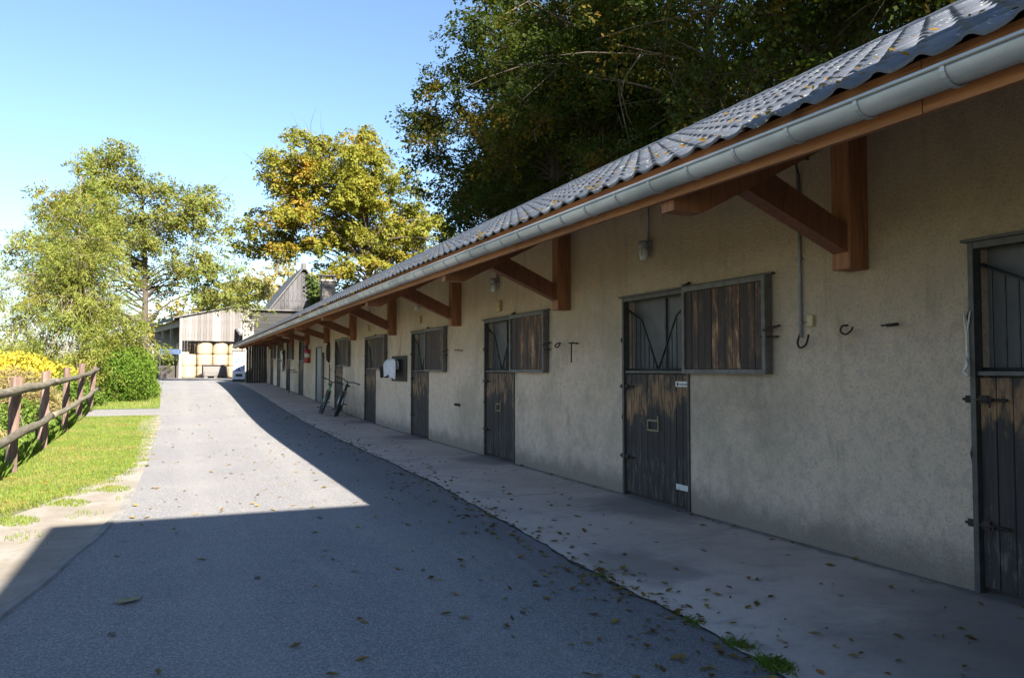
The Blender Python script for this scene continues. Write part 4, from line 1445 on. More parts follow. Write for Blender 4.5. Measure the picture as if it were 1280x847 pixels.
gb = thing('gable_barn', 'old barn with a steep weathered board gable, tree shade in its colour, and dark roof behind the stable', 'barn', (9.4, 70, .9))
PX, EZ, PZ, HW = 9.40, 5.75, 9.85, 3.15
X = PX - HW
while X < PX + HW - .05:
    w = .33
    x0, x1 = X, min(X + w - .016, PX + HW)
    zt = lambda x: PZ - (PZ - EZ) * abs(x - PX) / HW - .04
    poly = [(x0, .6), (x1, .6), (x1, zt(x1)), (x0, zt(x0))]
    if x0 < PX < x1:
        poly.insert(3, (PX, zt(PX)))
    d = random.uniform(0, .03)
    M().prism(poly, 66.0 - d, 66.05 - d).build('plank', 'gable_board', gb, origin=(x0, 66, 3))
    X += w
M().prism([(PX - HW + .02, .6), (PX + HW - .02, .6), (PX + HW - .02, EZ - .1), (PX, PZ - .15), (PX - HW + .02, EZ - .1)], 66.06, 78).build('wall', 'old_board', gb)
for s in (-1, 1):
    M().prism([(PX + s * (HW + .42), EZ - .58), (PX + s * (HW + .42), EZ - .40), (PX + s * .01, PZ + .22), (PX + s * .01, PZ + .04)], 65.65, 78.3).build('roof', 'dark_roof', gb)
M().box(PX - .16, PX + .16, 65.62, 66.2, PZ - .1, PZ + .42).build('ridge_cap', 'dark_roof', gb)
M().box(6.40, 6.95, 65.93, 65.985, 5.35, 5.95).build('eave_patch', 'plaster', gb)

ch = thing('chimney', 'dark brick chimney with a flat capped hood right of the old gable', 'chimney', (10.8, 62.5, .8))
z = 5.2
while z < 8.35:
    for j, (xa, xb) in enumerate(((10.25, 10.78), (10.79, 11.30)) if int(z * 4) % 2 else ((10.25, 10.60), (10.61, 11.30))):
        M().bbox(xa, xb, 62.0, 62.9, z, z + .235, .01).build('brick', 'dark_brick', ch, origin=(xa, 62.4, z))
    z += .25
M().box(10.27, 11.28, 62.02, 62.88, .8, z - .02).build('shaft', 'dark_brick', ch)
M().bbox(10.15, 11.40, 61.9, 63.0, z + .01, z + .14, .02).build('ledge', 'plaster', ch)
for xx in (10.3, 11.2):
    M().box(xx - .06, xx + .06, 62.05, 62.85, z + .142, z + .42).build('support', 'dark_brick', ch)
M().bbox(10.18, 11.37, 61.92, 62.98, z + .422, z + .52, .02).build('cover_slab', 'dark_roof', ch)

# building behind the viewpoint whose flat roof throws the big shadow over the yard
HB = 6.5
tb = thing('tall_outbuilding', 'tall flat roofed rendered building across the near end of the stable, shading the yard', 'building', (7, -9, 0))
M().box(1.28, 13.5, -16, -2.48, -.3, HB - .18).build('wall', 'plaster', tb)
M().bbox(1.08, 13.7, -16.2, -2.28, HB - .178, HB, .01).build('roof', 'dark_roof', tb)
for x in (2.6, 5.4, 8.2, 11):
    w_ = M().box(x, x + 1.1, -2.47, -2.42, 3.6, 5.0).build('window', 'steel', tb, origin=(x, -2.45, 3.6))
    M().box(x + .08, x + 1.02, -2.418, -2.41, 3.68, 4.92).build('pane', 'panel', w_)
d_ = M().box(2.4, 3.5, -2.47, -2.42, .0, 2.2).build('door', 'dark_board', tb, origin=(2.4, -2.45, 0))
M().tube([(2.55, -2.41, 1.05), (2.55, -2.36, 1.05), (2.68, -2.36, 1.05)], .012, 6).build('handle', 'alu', d_)

# ------------------------------------------------------------------ vegetation
MAT['oak_leaf'] = mat_leaf('golden_oak_leaves', [(.105, .14, .022), (.16, .18, .026), (.215, .20, .030), (.135, .16, .026)], [(.29, .19, .026), (.31, .165, .026), (.24, .19, .03)], .22, .45, .56)
MAT['ash_leaf'] = mat_leaf('thinning_ash_leaves', [(.11, .155, .036), (.155, .19, .042), (.20, .205, .05), (.10, .14, .038)], [(.23, .20, .045), (.21, .175, .05)], .3, .45, .55)
MAT['larch_leaf'] = mat_leaf('feathery_needles', [(.10, .16, .030), (.15, .19, .035), (.20, .21, .045), (.09, .14, .035)], [(.21, .21, .05), (.24, .20, .06)], .45, .4, .55)
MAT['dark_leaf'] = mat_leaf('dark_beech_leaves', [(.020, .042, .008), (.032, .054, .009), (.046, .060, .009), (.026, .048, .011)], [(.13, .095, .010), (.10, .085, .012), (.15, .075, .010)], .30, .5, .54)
MAT['hedge_leaf'] = mat_leaf('clipped_hedge_leaves', [(.035, .085, .010), (.06, .12, .012), (.09, .145, .016), (.03, .07, .010)], None, .3, .25)
MAT['yellow_leaf'] = mat_leaf('yellow_shrub_leaves', [(.44, .36, .03), (.50, .42, .05), (.38, .33, .04), (.50, .40, .10)], [(.22, .24, .04), (.3, .28, .05)], .9, .4, .6)
MAT['reed_leaf'] = mat_leaf('dry_stalks', [(.20, .16, .07), (.26, .21, .10), (.16, .14, .05), (.15, .16, .05)], None, .3, .3)
MAT['pale_leaf'] = mat_leaf('pale_autumn_leaves', [(.22, .20, .06), (.30, .25, .09), (.18, .19, .05), (.33, .27, .12)], [(.34, .25, .07), (.30, .26, .05)], .25, .4)
MAT['green_leaf'] = mat_leaf('olive_bush_leaves', [(.10, .13, .03), (.15, .17, .04), (.19, .19, .05)], [(.2, .19, .06), (.16, .17, .05)], .4, .4)
MAT['weed_leaf'] = mat_leaf('green_weed_leaves', [(.06, .12, .018), (.10, .16, .025), (.14, .18, .04)], None, .4, .35)
MAT['ivy_leaf'] = mat_leaf('ivy_leaves', [(.03, .055, .015), (.05, .08, .02), (.07, .09, .025)], None, .4, .3)
MAT['grass'] = mat_leaf('grass_blades', [(.075, .125, .018), (.115, .17, .022), (.15, .19, .035), (.10, .15, .02)], [(.17, .18, .045), (.20, .18, .055)], .8, .35, .5)
MAT['fallen'] = mat_leaf('fallen_leaves', [(.20, .12, .035), (.10, .065, .03), (.26, .19, .05), (.07, .05, .03), (.30, .15, .03)], None, .4, .2)
MAT['fallen_yellow'] = mat_leaf('yellow_fallen_leaves', [(.38, .28, .05), (.30, .22, .05), (.36, .20, .04), (.25, .22, .08)], None, .4, .25)

def unit(a):
    return a / np.maximum(np.linalg.norm(a, axis=-1, keepdims=True), 1e-9)

def leaf_quads(pos, l, w, rng, up=.3, axis=None, nrm=None, jit=.4):
    """one pointed leaf (rhombus) per position"""
    n = len(pos)
    if nrm is None:
        nrm = rng.normal(size=(n, 3))
        nrm[:, 2] += up * 2
    else:
        nrm = nrm + rng.normal(size=(n, 3)) * jit
    nrm = unit(nrm)
    d = rng.normal(size=(n, 3)) if axis is None else axis + rng.normal(size=(n, 3)) * .45
    d = unit(d - nrm * (d * nrm).sum(1, keepdims=True))
    s = np.cross(nrm, d)
    ll = l * rng.uniform(.55, 1.3, (n, 1))
    ww = w * ll / l * rng.uniform(.75, 1.2, (n, 1))
    v = np.stack([pos - d * ll / 2, pos + s * ww / 2 - d * ll * .08, pos + d * ll / 2, pos - s * ww / 2 - d * ll * .08], 1).reshape(-1, 3)
    f = np.arange(n * 4).reshape(-1, 4)
    return v, f

def sprays(cl, clump_r, n_leaf, rng, flat, per=26, thick=.22, droop=0.0, spread=.42):
    """leaves gathered on flat twig sprays, sprays gathered in clumps of uneven size"""
    wt = rng.uniform(.35, 1.5, len(cl))
    ns = max(1, n_leaf // per)
    ci = rng.choice(len(cl), ns, p=wt / wt.sum())
    d = unit(rng.normal(size=(ns, 3)))
    rad = rng.random((ns, 1)) ** .5
    sc = cl[ci] + d * rad * (clump_r * (.55 + .55 * wt[ci]))[:, None] * np.array([1, 1, flat])
    nrm = unit(d * .55 + np.array([0, 0, .75]) + rng.normal(size=(ns, 3)) * .35)
    out = unit(d + np.array([0, 0, -droop * 3]) + rng.normal(size=(ns, 3)) * .4)
    out = unit(out - nrm * (out * nrm).sum(1, keepdims=True))
    side = np.cross(nrm, out)
    si = np.repeat(np.arange(ns), per)
    n = len(si)
    R_ = spread * clump_r * rng.uniform(.6, 1.3, ns)[si][:, None]
    u = rng.uniform(-1, 1, (n, 1))
    v = rng.uniform(-1, 1, (n, 1)) * (1 - .75 * np.abs(u) ** 1.5) * .7
    t = rng.normal(size=(n, 1)) * thick
    t = np.clip(t, -thick * 1.6, thick * 1.6)
    pos = sc[si] + R_ * (out[si] * u + side[si] * v + nrm[si] * t)
    pos[:, 2] -= (droop * R_ * (u + 1) ** 2)[:, 0]
    return pos, nrm[si], out[si] + side[si] * v * 1.2

def crown_points(blobs, n, rng, shell=.55):
    wts = np.array([b[3] * b[4] * b[5] for b in blobs]) ** .8
    idx = rng.choice(len(blobs), n, p=wts / wts.sum())
    B = np.array(blobs)[idx]
    d = unit(rng.normal(size=(n, 3)))
    r = np.where(rng.random(n) < shell, rng.uniform(.78, 1.02, n), rng.uniform(.25, .85, n))
    return B[:, :3] + d * r[:, None] * B[:, 3:6]

def make_tree(name, label, cat, base, blobs, trunk_h, trunk_r, n_clump, n_leaf, leaf, clump_r, mat, bark='bark', seed=1, group=None, lean=(0, 0), n_limb=60, flat=.6, twist=.3, leafw=.62, shell=.55, droop=0.0):
    """base in the world, blobs = ellipsoids (x y z rx ry rz) relative to the base"""
    rng = np.random.default_rng(seed)
    t = thing(name, label, cat, base, group)
    cl = crown_points(blobs, n_clump, rng, shell)
    cl = cl[cl[:, 2] > .3]
    # trunk and limbs
    m = M()
    top = trunk_h
    tr = []
    for i in range(9):
        q = i / 8
        tr.append(Vector((lean[0] * q + .12 * trunk_h * .1 * math.sin(q * 5 + seed), lean[1] * q + .1 * trunk_h * .1 * math.sin(q * 4 + seed * 2), -.3 + (top + .3) * q)))
    rs = [trunk_r * (1.45 if i == 0 else 1.12 if i == 1 else 1 - .8 * (i / 8)) for i in range(9)]
    m.tube(tr, rs, 9)
    def trunk_at(z):
        q = min(1, max(0, (z + .3) / (top + .3))) * 8
        i = min(7, int(q))
        return tr[i].lerp(tr[i + 1], q - i), rs[i] + (rs[i + 1] - rs[i]) * (q - i)
    order = rng.permutation(len(cl))[:n_limb]
    for ii in order:
        c = Vector(cl[ii])
        hd = math.hypot(c.x, c.y)
        z0 = min(top * .97, max(top * rng.uniform(.28, .55), c.z - hd * rng.uniform(.15, .6)))
        p, pr = trunk_at(z0)
        mid = p.lerp(c, .5) + Vector((rng.normal() * .08 * hd, rng.normal() * .08 * hd, .10 * hd + droop * hd))
        r0 = min(pr * .6, .02 + trunk_r * .17)
        pts = [p, p.lerp(mid, .55) + Vector((0, 0, .04 * hd)), mid, mid.lerp(c, .6), c]
        m.tube(pts, [r0, r0 * .75, r0 * .5, r0 * .3, r0 * .12], 5, False)
        for q in range(2):
            e = c + Vector(rng.normal(size=3)) * clump_r * .9
            m.tube([mid.lerp(c, .3 + .3 * q), mid.lerp(c, .8).lerp(e, .6), e], [r0 * .3, r0 * .2, r0 * .06], 4, False)
    m.build('trunk', bark, t, fix=False, local=True)
    pos, nr, ax = sprays(cl, clump_r, n_leaf, rng, flat, droop=droop)
    keep = pos[:, 2] > .05
    v, f = leaf_quads(pos[keep], leaf, leaf * leafw, rng, axis=ax[keep], nrm=nr[keep])
    mesh_np('crown', v, f, mat, t)
    return t

# golden oak beyond the far end of the stable
K = 1.28
make_tree('oak_tree', 'large golden green oak with a broad lit crown beyond the far stable end', 'tree', (16.4, 74, 1.2),
          [tuple(v * K for v in b_) for b_ in [(-3.0, -1, 14.0, 4.4, 4.2, 3.6), (-6.6, 0, 10.2, 3.2, 3.6, 2.3), (-1.0, 0, 10.2, 5.0, 4.5, 2.8), (1.8, 1, 12.3, 4.2, 4.2, 3.2), (-5.0, 0, 15.0, 2.8, 3.0, 2.0), (3.6, -1, 9.0, 3.4, 3.0, 2.6), (-1.2, 0, 16.4, 2.6, 2.4, 1.7), (-1.6, -1, 6.9, 3.4, 3.4, 1.5)]],
          13 * K, .55, 230, 105000, .29, 1.45, 'oak_leaf', 'dark_bark', 11, n_limb=120, shell=.62, flat=.5)
# thin ash and feathery larch on the left
make_tree('ash_tree', 'tall thinly leaved ash behind the hedge with a bare lower branch toward the barn', 'tree', (-2.1, 53, .6),
          [(.6, 0, 9.2, 3.7, 3.4, 3.6), (-2.6, 0, 8.6, 3.2, 3.2, 3.6), (3.3, -.5, 6.4, 2.9, 2.6, 1.8), (5.4, -1.0, 5.0, 1.9, 1.5, .9), (-.4, 0, 12.2, 2.2, 2.0, 1.7), (2.6, 0, 11.2, 2.0, 2.0, 1.7), (-5.0, 0, 7.4, 2.2, 2.2, 3.2), (-2.8, 0, 11.8, 1.6, 1.6, 1.4), (-3.2, 0, 4.4, 2.4, 2, 1.8), (-1.8, 0, 13.2, 2.0, 2, 1.5), (-4.6, 0, 10.2, 1.8, 1.8, 1.8)],
          12, .26, 330, 92000, .15, 1.0, 'ash_leaf', 'dark_bark', 12, n_limb=90, shell=.45, flat=.6)
make_tree('larch_tree', 'feathery olive green conifer with drooping sprays behind the end of the fence', 'tree', (-3.45, 33.6, .1),
          [(0, 0, 1.6, 2.2, 2.2, 1.5), (.1, 0, 3.3, 2.2, 2.1, 1.7), (-.1, 0, 5.1, 1.9, 1.8, 1.6), (0, 0, 6.9, 1.4, 1.3, 1.4), (.2, 0, 8.4, .8, .8, 1.0), (-1.6, 0, 4.4, 1.2, 1.2, 1.3), (1.7, -.3, 2.2, 1.3, 1.2, 1.3), (-2.0, 0, 2.4, 1.0, 1, 1.0), (-1.2, 0, 6.4, .9, .9, .9)],
          8.8, .10, 320, 100000, .13, .60, 'larch_leaf', 'bark', 13, n_limb=110, flat=.6, leafw=.22, shell=.45, droop=.20)
# pale trees far behind the barn
make_tree('pale_tree', 'pale yellow green tree rising behind the hay barn ridge', 'tree', (6.5, 96, 1), [(0, 0, 7.5, 4.6, 4, 3.6), (-3, 0, 5.6, 3.4, 3, 3.2), (3, 0, 5.4, 3.4, 3, 3.0)], 9, .3, 90, 15000, .36, 1.5, 'pale_leaf', 'pale_bark', 14, n_limb=30)
make_tree('pale_tree', 'tall wispy pale tree standing behind the old gable', 'tree', (12.2, 104, 1), [(0, 0, 12.5, 3.4, 3, 4.0), (-3.4, 0, 10, 3.0, 3, 4.0), (2, 0, 8, 4, 3, 3)], 14, .3, 90, 9000, .34, 1.4, 'pale_leaf', 'pale_bark', 15, n_limb=50)
make_tree('pale_tree', 'low yellowish tree left of the barn beyond the ash trunk', 'tree', (-1.0, 112, 1), [(0, 0, 6, 4, 4, 3.4), (-4, 0, 4.5, 3, 3, 3)], 7, .25, 60, 9000, .36, 1.4, 'pale_leaf', 'bark', 16, n_limb=20)

# dark wood along the back of the stable
FOREST = {}
def proto_tree(kind, seed, h, blobs, leaf, n, bark, label, x, y):
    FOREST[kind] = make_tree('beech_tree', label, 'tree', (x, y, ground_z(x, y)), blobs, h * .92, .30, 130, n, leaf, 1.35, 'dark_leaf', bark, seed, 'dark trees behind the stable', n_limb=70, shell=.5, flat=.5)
    return FOREST[kind]
def bl_(h, w):
    return [(0, 0, h * .80, w * .80, w * .80, h * .19), (w * .3, -.2 * w, h * .60, w, w * .95, h * .17), (-w * .35, .1 * w, h * .55, w * .95, w, h * .16), (0, .2 * w, h * .38, w * .95, w * .9, h * .12), (0, 0, h * .27, w * .8, w * .8, h * .06)]
F1 = proto_tree('a', 21, 23, bl_(23, 4.4), .19, 80000, 'dark_bark', 'dark edge tree with olive and rusty sprays beside the golden oak', 15.9, 37.0)
F2 = proto_tree('b', 22, 21, bl_(21, 4.3), .15, 56000, 'dark_bark', 'dark leafy tree just behind the middle of the stable roof', 15.0, 30)
F3 = proto_tree('c', 23, 19, bl_(19, 4.0), .125, 50000, 'bark', 'dark tree with a lit leaning trunk and orange top leaves', 15.4, 20.5)
def fcopy(src, x, y, rot, sc, label):
    c = copy_tree(src)
    c.location = (x, y, ground_z(x, y))
    c.rotation_euler = (0, 0, rot)
    c.scale = (sc, sc, sc)
    c['label'] = label
    return c
fcopy(F2, 18.6, 38, 2.1, 1.05, 'dark tree set back behind the edge tree beside the golden oak')
fcopy(F1, 15.0, 25.2, 4.0, .92, 'dark tree in the front row with green outer sprays, third from the oak')
fcopy(F2, 15.8, 15.2, 1.0, .95, 'nearest dark tree over the near half of the stable roof')
fcopy(F3, 16.0, 9.8, 3.3, 1.0, 'dark tree above the near gutter, partly beyond the top right corner')
fcopy(F3, 23.5, 46, 5.1, 1.1, 'dark tree in the back row behind the edge tree and oak')
fcopy(F1, 23.0, 36, .7, 1.0, 'back row dark tree between the edge tree and its neighbour')
fcopy(F3, 21.8, 20, 1.7, 1.1, 'back row dark tree behind the leaning trunk')
fcopy(F2, 19.5, 4.5, 4.4, 1.3, 'unseen dark tree added for shade beyond the right edge behind the near stable end')  # this and the next three: out of view, added and enlarged to shade the wood
fcopy(F1, 21.0, -6, 2.4, 1.35, 'unseen dark tree added for shade behind the outbuilding at the near end')
fcopy(F3, 22.0, -15, .2, 1.7, 'unseen dark tree added for shade, farthest back behind the outbuilding')
fcopy(F2, 26.0, 0, 3.0, 1.5, 'unseen dark back row tree added for shade, beyond the right edge of the view')

# clipped hedge bush beside the road
def bush(name, label, cat, base, blobs, n, leaf, mat, seed, leafw=.6, stems=9, shell=.75, group=None, up=.3):
    rng = np.random.default_rng(seed)
    t = thing(name, label, cat, base, group)
    d = crown_points(blobs, n, rng, shell)
    d += rng.normal(size=d.shape) * .05
    d = d[d[:, 2] > .02]
    v, f = leaf_quads(d, leaf, leaf * leafw, rng, up)
    mesh_np('foliage', v, f, mat, t)
    m = M()
    B = blobs
    for i in range(stems):
        b = B[rng.integers(len(B))]
        e = Vector((b[0] + rng.normal() * b[3] * .4, b[1] + rng.normal() * b[4] * .4, b[2] + rng.uniform(-.2, .5) * b[5]))
        s = Vector((e.x * .5, e.y * .5 , -.1))
        m.tube([s, s.lerp(e, .5) + Vector((rng.normal() * .05, rng.normal() * .05, 0)), e], [.022, .015, .006], 5, False)
    m.build('stem', 'bark', t, fix=False, local=True, kind='stuff')
    return t
_hr = random.Random(5)
hb_ = [(x + _hr.uniform(-.12, .12), y + _hr.uniform(-.2, .2), z + _hr.uniform(-.12, .16), .62 * _hr.uniform(.8, 1.12), .9, .62 * _hr.uniform(.85, 1.15)) for x in (-.35, .35) for y in (-2.6, -1.3, 0, 1.3, 2.6) for z in (.55, 1.25)] + [(0, y, 1.55, .75, .95, .55) for y in (-2.2, -.8, .8, 2.2)]
bush('hedge', 'dense bright green clipped hedge at the road edge below the ash', 'hedge', (-1.75, 35.2, .3), hb_, 40000, .075, 'hedge_leaf', 31, shell=.9)
bush('green_shrub', 'loose green shrub between the end of the fence and the hedge', 'shrub', (-2.9, 30.5, .1), [(-.3, 0, .5, .7, .7, .5), (.1, .3, .35, .5, .5, .4), (-.8, .3, .7, .6, .6, .6)], 5000, .10, 'weed_leaf', 32)
bush('yellow_shrub', 'bright yellow autumn shrub behind the fence on the far left', 'shrub', (-5.2, 31.5, -.1), [(0, 0, 1.5, 1.3, 1.2, .7), (-1.3, .3, 1.75, 1.2, 1.0, .65), (1.2, -.2, 1.2, .9, .9, .65), (-2.6, .5, 1.6, 1.2, 1, .7), (.3, 0, .7, 1.4, 1.2, .6)], 12000, .13, 'yellow_leaf', 33)
bush('dry_shrub', 'brown dried hedge of thin stalks behind the first fence posts', 'shrub', (-4.1, 24.5, -.1), [(0, 0, .9, 1.0, .9, .75), (-1.1, .4, .95, 1.0, .9, .75), (-2.2, .6, .9, 1.0, .9, .75), (.5, .3, .6, .7, .7, .6)], 16000, .22, 'reed_leaf', 34, leafw=.12, shell=.6)
bush('flower_plant', 'low green plant with red flowers behind the second fence post', 'plant', (-2.85, 18.9, 0), [(0, 0, .45, .32, .35, .4), (-.3, .3, .5, .3, .3, .4)], 1500, .09, 'weed_leaf', 35)
fl_ = [o for o in COL.objects if o.name.startswith('flower_plant')][0]
fm = M()
for i in range(9):
    a = RNG.uniform(0, 6.28)
    p = Vector((-2.85 + RNG.normal() * .22, 18.9 + RNG.normal() * .2, .82 + RNG.normal() * .12))
    for j in range(6):
        q = a + j * PI / 3
        e = p + Vector((.055 * math.cos(q), .055 * math.sin(q), .02))
        s = Vector((-math.sin(q), math.cos(q), 0)) * .022
        fm.add([p, p.lerp(e, .6) + s, e, p.lerp(e, .6) - s], [(0, 1, 2, 3)])
fm.build('flower', 'red', fl_, fix=False)
for i, (x, y, s, lab) in enumerate(((-9.5, 60, 1.0, 'olive bush mass on the far left horizon behind the yellow shrub'), (-13, 68, 1.3, 'wide olive bush farther left beyond the yellow shrub'), (-6.5, 62, .9, 'olive bush between the yellow shrub and the feathery conifer'), (-16, 80, 1.5, 'distant olive thicket at the far left edge'), (-5.0, 75, 1.2, 'olive bush behind the conifer left of the barn'))):
    bush('olive_bush', lab, 'bush', (x, y, -.4), [(0, 0, 1.7 * s, 2.6 * s, 2.2 * s, 1.6 * s), (-2.4 * s, .3, 1.3 * s, 2.0 * s, 2 * s, 1.3 * s), (2.2 * s, 0, 1.2 * s, 1.8 * s, 1.8 * s, 1.2 * s)], 6500, .24, 'green_leaf', 40 + i)
# ivy over the right of the old gable
rng = np.random.default_rng(51)
n = 5200
q = rng.random(n)
px_ = PX + .5 + 2.9 * q + rng.normal(size=n) * .22
pz_ = np.minimum(9.6 - (px_ - PX) * 1.15, 9.4) * (1 - rng.random(n) ** 2.2 * .55) + rng.normal(size=n) * .15
ip = np.stack([px_, 65.75 - np.abs(rng.normal(size=n)) * .18, pz_], 1)
v, f = leaf_quads(ip - np.array([11.4, 65.9, 1.0]), .24, .2, rng)
iv = thing('ivy', 'dark ivy climbing over the right half of the old gable', 'ivy', (11.4, 65.9, 1.0))
mesh_np('leaves', v, f, 'ivy_leaf', iv)
sm_ = M()
for i in range(6):
    x = 9.9 + i * .5
    sm_.tube([(x, 65.85, .6), (x + .2, 65.85, 4), (x - .1, 65.84, 8.6 - (x - PX) * 1.1)], [.05, .035, .012], 5, False)
sm_.build('stem', 'bark', iv, fix=False)

# ------------------------------------------------------------------ grass, weeds, fallen leaves (nobody could count them)
def blades(name, pts, h, w, mat, seed, bend=.5):
    rng = np.random.default_rng(seed)
    n = len(pts)
    a = rng.uniform(0, 2 * PI, n)
    side = np.stack([np.cos(a), np.sin(a), np.zeros(n)], 1)
    fw = np.stack([-np.sin(a), np.cos(a), np.zeros(n)], 1)
    hh = h * rng.uniform(.5, 1.35, (n, 1))
    b = bend * rng.uniform(.1, 1.2, (n, 1))
    ww = w * rng.uniform(.7, 1.3, (n, 1))
    upv = np.array([[0, 0, 1.0]])
    v = np.stack([pts - side * ww / 2, pts + side * ww / 2, pts + upv * hh * .6 + fw * hh * b * .3 + side * ww * .35, pts + upv * hh + fw * hh * b], 1)
    return mesh_np(name, v.reshape(-1, 3), np.arange(n * 4).reshape(-1, 4), mat, kind='stuff')
def tall_enough(n, fn, seed):
    rng = np.random.default_rng(seed)
    out = []
    while len(out) < n:
        p = fn(rng)
        if p is not None:
            out.append(p)
    return np.array(out)
def lawn_pt(r):
    y = 5.5 + 20.7 * r.random() ** 1.5
    e = lawn_r(y)
    x = r.uniform(-3.3, e + .05)
    d = e - x + .10 * math.sin(y * 7) + .07 * math.sin(y * 17)
    if d < .22 and r.random() > max(.0, d / .22) * .8:
        return None
    return (x, y, G(y) - .018)
blades('lawn_grass', tall_enough(90000, lawn_pt, 61), .036, .009, 'grass', 62)
def lawn2_pt(r):
    y = r.uniform(29.2, 59)
    return (r.uniform(-4, roadl(y) + .02), y, G(y) - .018)
blades('verge_grass', tall_enough(16000, lawn2_pt, 63), .07, .02, 'grass', 64)
def weeds_pt(r):
    y = r.uniform(8, 30)
    x = fx(y) - abs(r.normal()) * .6 + .02
    if math.sin(y * 3.1) + math.sin(y * 1.3 + 2) < -.9 + r.random():
        return None
    return (x, y, ground_z(x, y))
blades('fence_weeds', tall_enough(7000, weeds_pt, 65), .20, .016, 'weed_leaf', 66, .7)
def field_pt(r):
    y = r.uniform(9, 60)
    x = -3 - 14 * r.random() ** 1.3
    return (x, y, ground_z(x, y))
blades('meadow_grass', tall_enough(26000, field_pt, 67), .30, .035, 'reed_leaf', 68, .6)
def dirt_pt(r):
    y = r.uniform(6.3, 12)
    e = lawn_r(y)
    x = e + abs(r.normal()) * .35
    if x > roadl(y) - .05 or math.sin(x * 9 + y * 3) + math.sin(y * 6.3) < .5:
        return None
    return (x, y, G(y) - .02)
blades('sparse_grass', tall_enough(2600, dirt_pt, 69), .035, .008, 'grass', 70)
for i, (x, y, h, n_, lab) in enumerate(((2.86, 3.93, .05, 160, 'small grass tuft at the walkway edge, third from the bottom'), (2.83, 3.50, .07, 260, 'grass tuft growing in the joint between road and walkway'), (2.80, 3.17, .09, 520, 'largest green grass tuft at the walkway edge, nearest the bottom'), (2.88, 5.08, .045, 120, 'flat leafy tuft in the walkway joint farther up the road'))):
    rng = np.random.default_rng(80 + i)
    pts = np.stack([rng.normal(size=n_) * .030, rng.normal(size=n_) * .05, np.zeros(n_)], 1)
    o = blades('grass_tuft', pts, h * .45, .0035, 'weed_leaf', 90 + i, 1.1)
    o.location = (x, y, -.008)
    tag(o, lab, 'grass tuft', 'grass tufts along the walkway edge')

def litter(pts, size, mat, name, seed, kind='stuff'):
    """curled leaves: two halves folded along the midrib, pointed at both ends"""
    rng = np.random.default_rng(seed)
    n = len(pts)
    a = rng.uniform(0, 2 * PI, n)
    d = np.stack([np.cos(a), np.sin(a), rng.normal(size=n) * .12], 1)
    s = np.stack([-np.sin(a), np.cos(a), rng.normal(size=n) * .15], 1)
    l = size * rng.uniform(.5, 1.35, (n, 1))
    w = l * rng.uniform(.30, .6, (n, 1))
    c = rng.uniform(.05, .55, (n, 1)) * w
    upv = np.array([[0, 0, 1.0]])
    p = pts + upv * .006
    v = np.stack([p - d * l * .55 + upv * c * .3, p - d * l * .1 + s * w * .5 + upv * c, p + d * l * .5 + upv * c * .5, p - d * l * .1 - s * w * .5 + upv * c * .7, p - d * l * .05], 1)
    f = np.array([[0, 4, 1, 1], [0, 3, 4, 4]])
    o4 = (np.arange(n) * 5)[:, None]
    tri = np.concatenate([np.concatenate([o4 + i for i in t_], 1) for t_ in ((0, 4, 1), (1, 4, 2), (2, 4, 3), (3, 4, 0))])
    return mesh_np(name, v.reshape(-1, 3), tri, mat, kind=kind)
def road_leaf(r):
    y = 1.6 + 30 * r.random() ** 2.2
    if r.random() < .62:
        x = walkl(y) - abs(r.normal()) * .55
    else:
        x = r.uniform(roadl(y), 3)
    return (x, y, G(y) - .012)
def walk_leaf(r):
    y = 1.4 + 26 * r.random() ** 2.0
    if r.random() < .5:
        x = walkl(y) + abs(r.normal()) * .5
    elif r.random() < .3:
        x = 4.95 - abs(r.normal()) * .08
    else:
        x = r.uniform(2.8, 4.95)
    return None if x > 4.95 else (x, y, G(y) + .001)
DRIFT = [(3.3, .5), (4.4, .35), (5.1, .25), (6.6, .6), (8.3, .5), (10.2, .8), (13.5, 1.2), (17, 1.5)]
def drift_leaf(r):
    y0, sp_ = DRIFT[r.integers(len(DRIFT))]
    y = y0 + r.normal() * sp_
    x = walkl(y) + r.normal() * .16 - .06
    return (x, y, G(y) + (.003 if x > walkl(y) else -.010))
def edge_leaf(r):
    y = 1.6 + 22 * r.random() ** 1.4
    return (walkl(y) + r.normal() * .05, y, G(y) + .002)
litter(tall_enough(620, road_leaf, 71), .068, 'fallen', 'road_leaves', 72)
litter(tall_enough(420, walk_leaf, 73), .066, 'fallen', 'walkway_leaves', 74)
litter(tall_enough(240, edge_leaf, 75), .045, 'fallen', 'joint_leaves', 76)
litter(tall_enough(330, drift_leaf, 91), .060, 'fallen', 'drifted_leaves', 92)
litter(tall_enough(160, lambda r: (lambda y: (r.uniform(roadl(y), 2.2), y, G(y) - .012))(8.8 + 30 * r.random() ** 1.6), 79), .062, 'fallen_yellow', 'sunny_road_leaves', 82)
litter(tall_enough(1700, lambda r: (lambda p: None if p is None else (p[0], p[1], p[2] + .03))(lawn_pt(r)), 77), .045, 'fallen_yellow', 'lawn_leaves', 78)
def roof_leaf(r):
    y = 2.6 + 38 * r.random() ** 1.2
    x = 3.07 + abs(r.normal()) * (.5 if r.random() < .6 else 1.4)
    if x > 6.5:
        return None
    return (x, y, roof_z(x, y) + .045)
litter(tall_enough(330, roof_leaf, 83), .050, 'fallen_yellow', 'roof_leaves', 84)
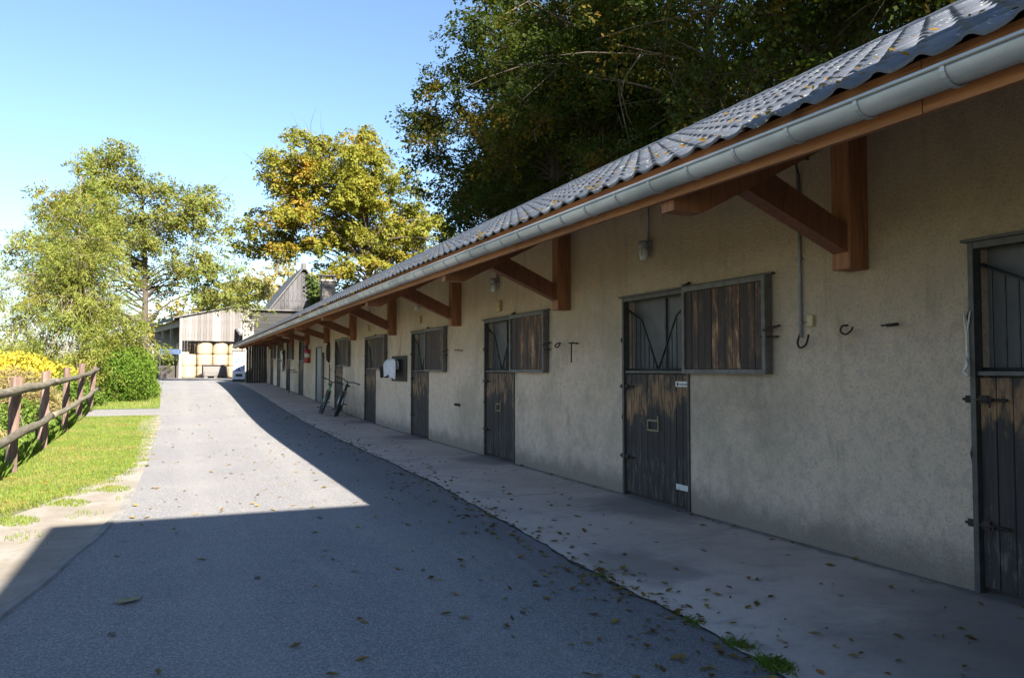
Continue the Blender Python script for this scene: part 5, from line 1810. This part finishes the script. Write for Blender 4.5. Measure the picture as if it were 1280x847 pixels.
litter(tall_enough(60, lambda r: (GXC + r.normal() * .03, (lambda y: y)(2 + 20 * r.random()), 2.90 + .05), 85), .075, 'fallen_yellow', 'gutter_leaves', 86)

def big_leaf(x, y, z, size, mat, rot, label):
    m = M()
    out = [(-.62, 0), (-.5, 0.01), (-.30, .20), (-.05, .30), (.18, .25), (.38, .12), (.56, 0)]
    vs, fs = [], []
    for i, (u_, w_) in enumerate(out):
        cz = .10 * (u_ ** 2) + .03
        vs += [(u_ * size, w_ * size, cz * size + .16 * w_ * size * 1.4), (u_ * size, 0, cz * size * .6), (u_ * size, -w_ * size, cz * size + .22 * w_ * size)]
    for i in range(len(out) - 1):
        fs += [(3 * i, 3 * i + 1, 3 * i + 4, 3 * i + 3), (3 * i + 1, 3 * i + 2, 3 * i + 5, 3 * i + 4)]
    o = m.add(vs, fs, True).build('fallen_leaf', mat, origin=(0, 0, 0), fix=False)
    o.location = (x, y, z + .004)
    o.rotation_euler = (0, 0, rot)
    tag(o, label, 'leaf', 'large fallen leaves')
MAT['leaf_tan'] = simple('tan_dry_leaf', (.25, .23, .11), (.17, .15, .07), 30, .7)
MAT['leaf_orange'] = simple('orange_dry_leaf', (.36, .15, .03), (.28, .10, .02), 30, .7)
MAT['leaf_brown'] = simple('brown_dry_leaf', (.09, .055, .035), (.06, .04, .03), 30, .7)
big_leaf(-.28, 5.72, -.012, .17, 'leaf_tan', .5, 'single tan leaf lying alone on the shaded road at the lower left')
big_leaf(-.33, 5.05, -.012, .075, 'leaf_brown', 2.0, 'small dark curled leaf below the tan leaf on the road')
big_leaf(.55, 6.0, -.012, .075, 'leaf_brown', 1.0, 'small dark leaf right of the tan leaf on the road')
big_leaf(3.32, 2.66, .0, .10, 'leaf_orange', .2, 'bright orange leaf on the walkway near the bottom right')
big_leaf(2.95, 3.02, .0, .065, 'leaf_orange', 1.3, 'small amber leaf beside the largest grass tuft')
big_leaf(3.42, 2.50, .0, .09, 'leaf_brown', 2.4, 'dark brown leaf right of the bright orange leaf')
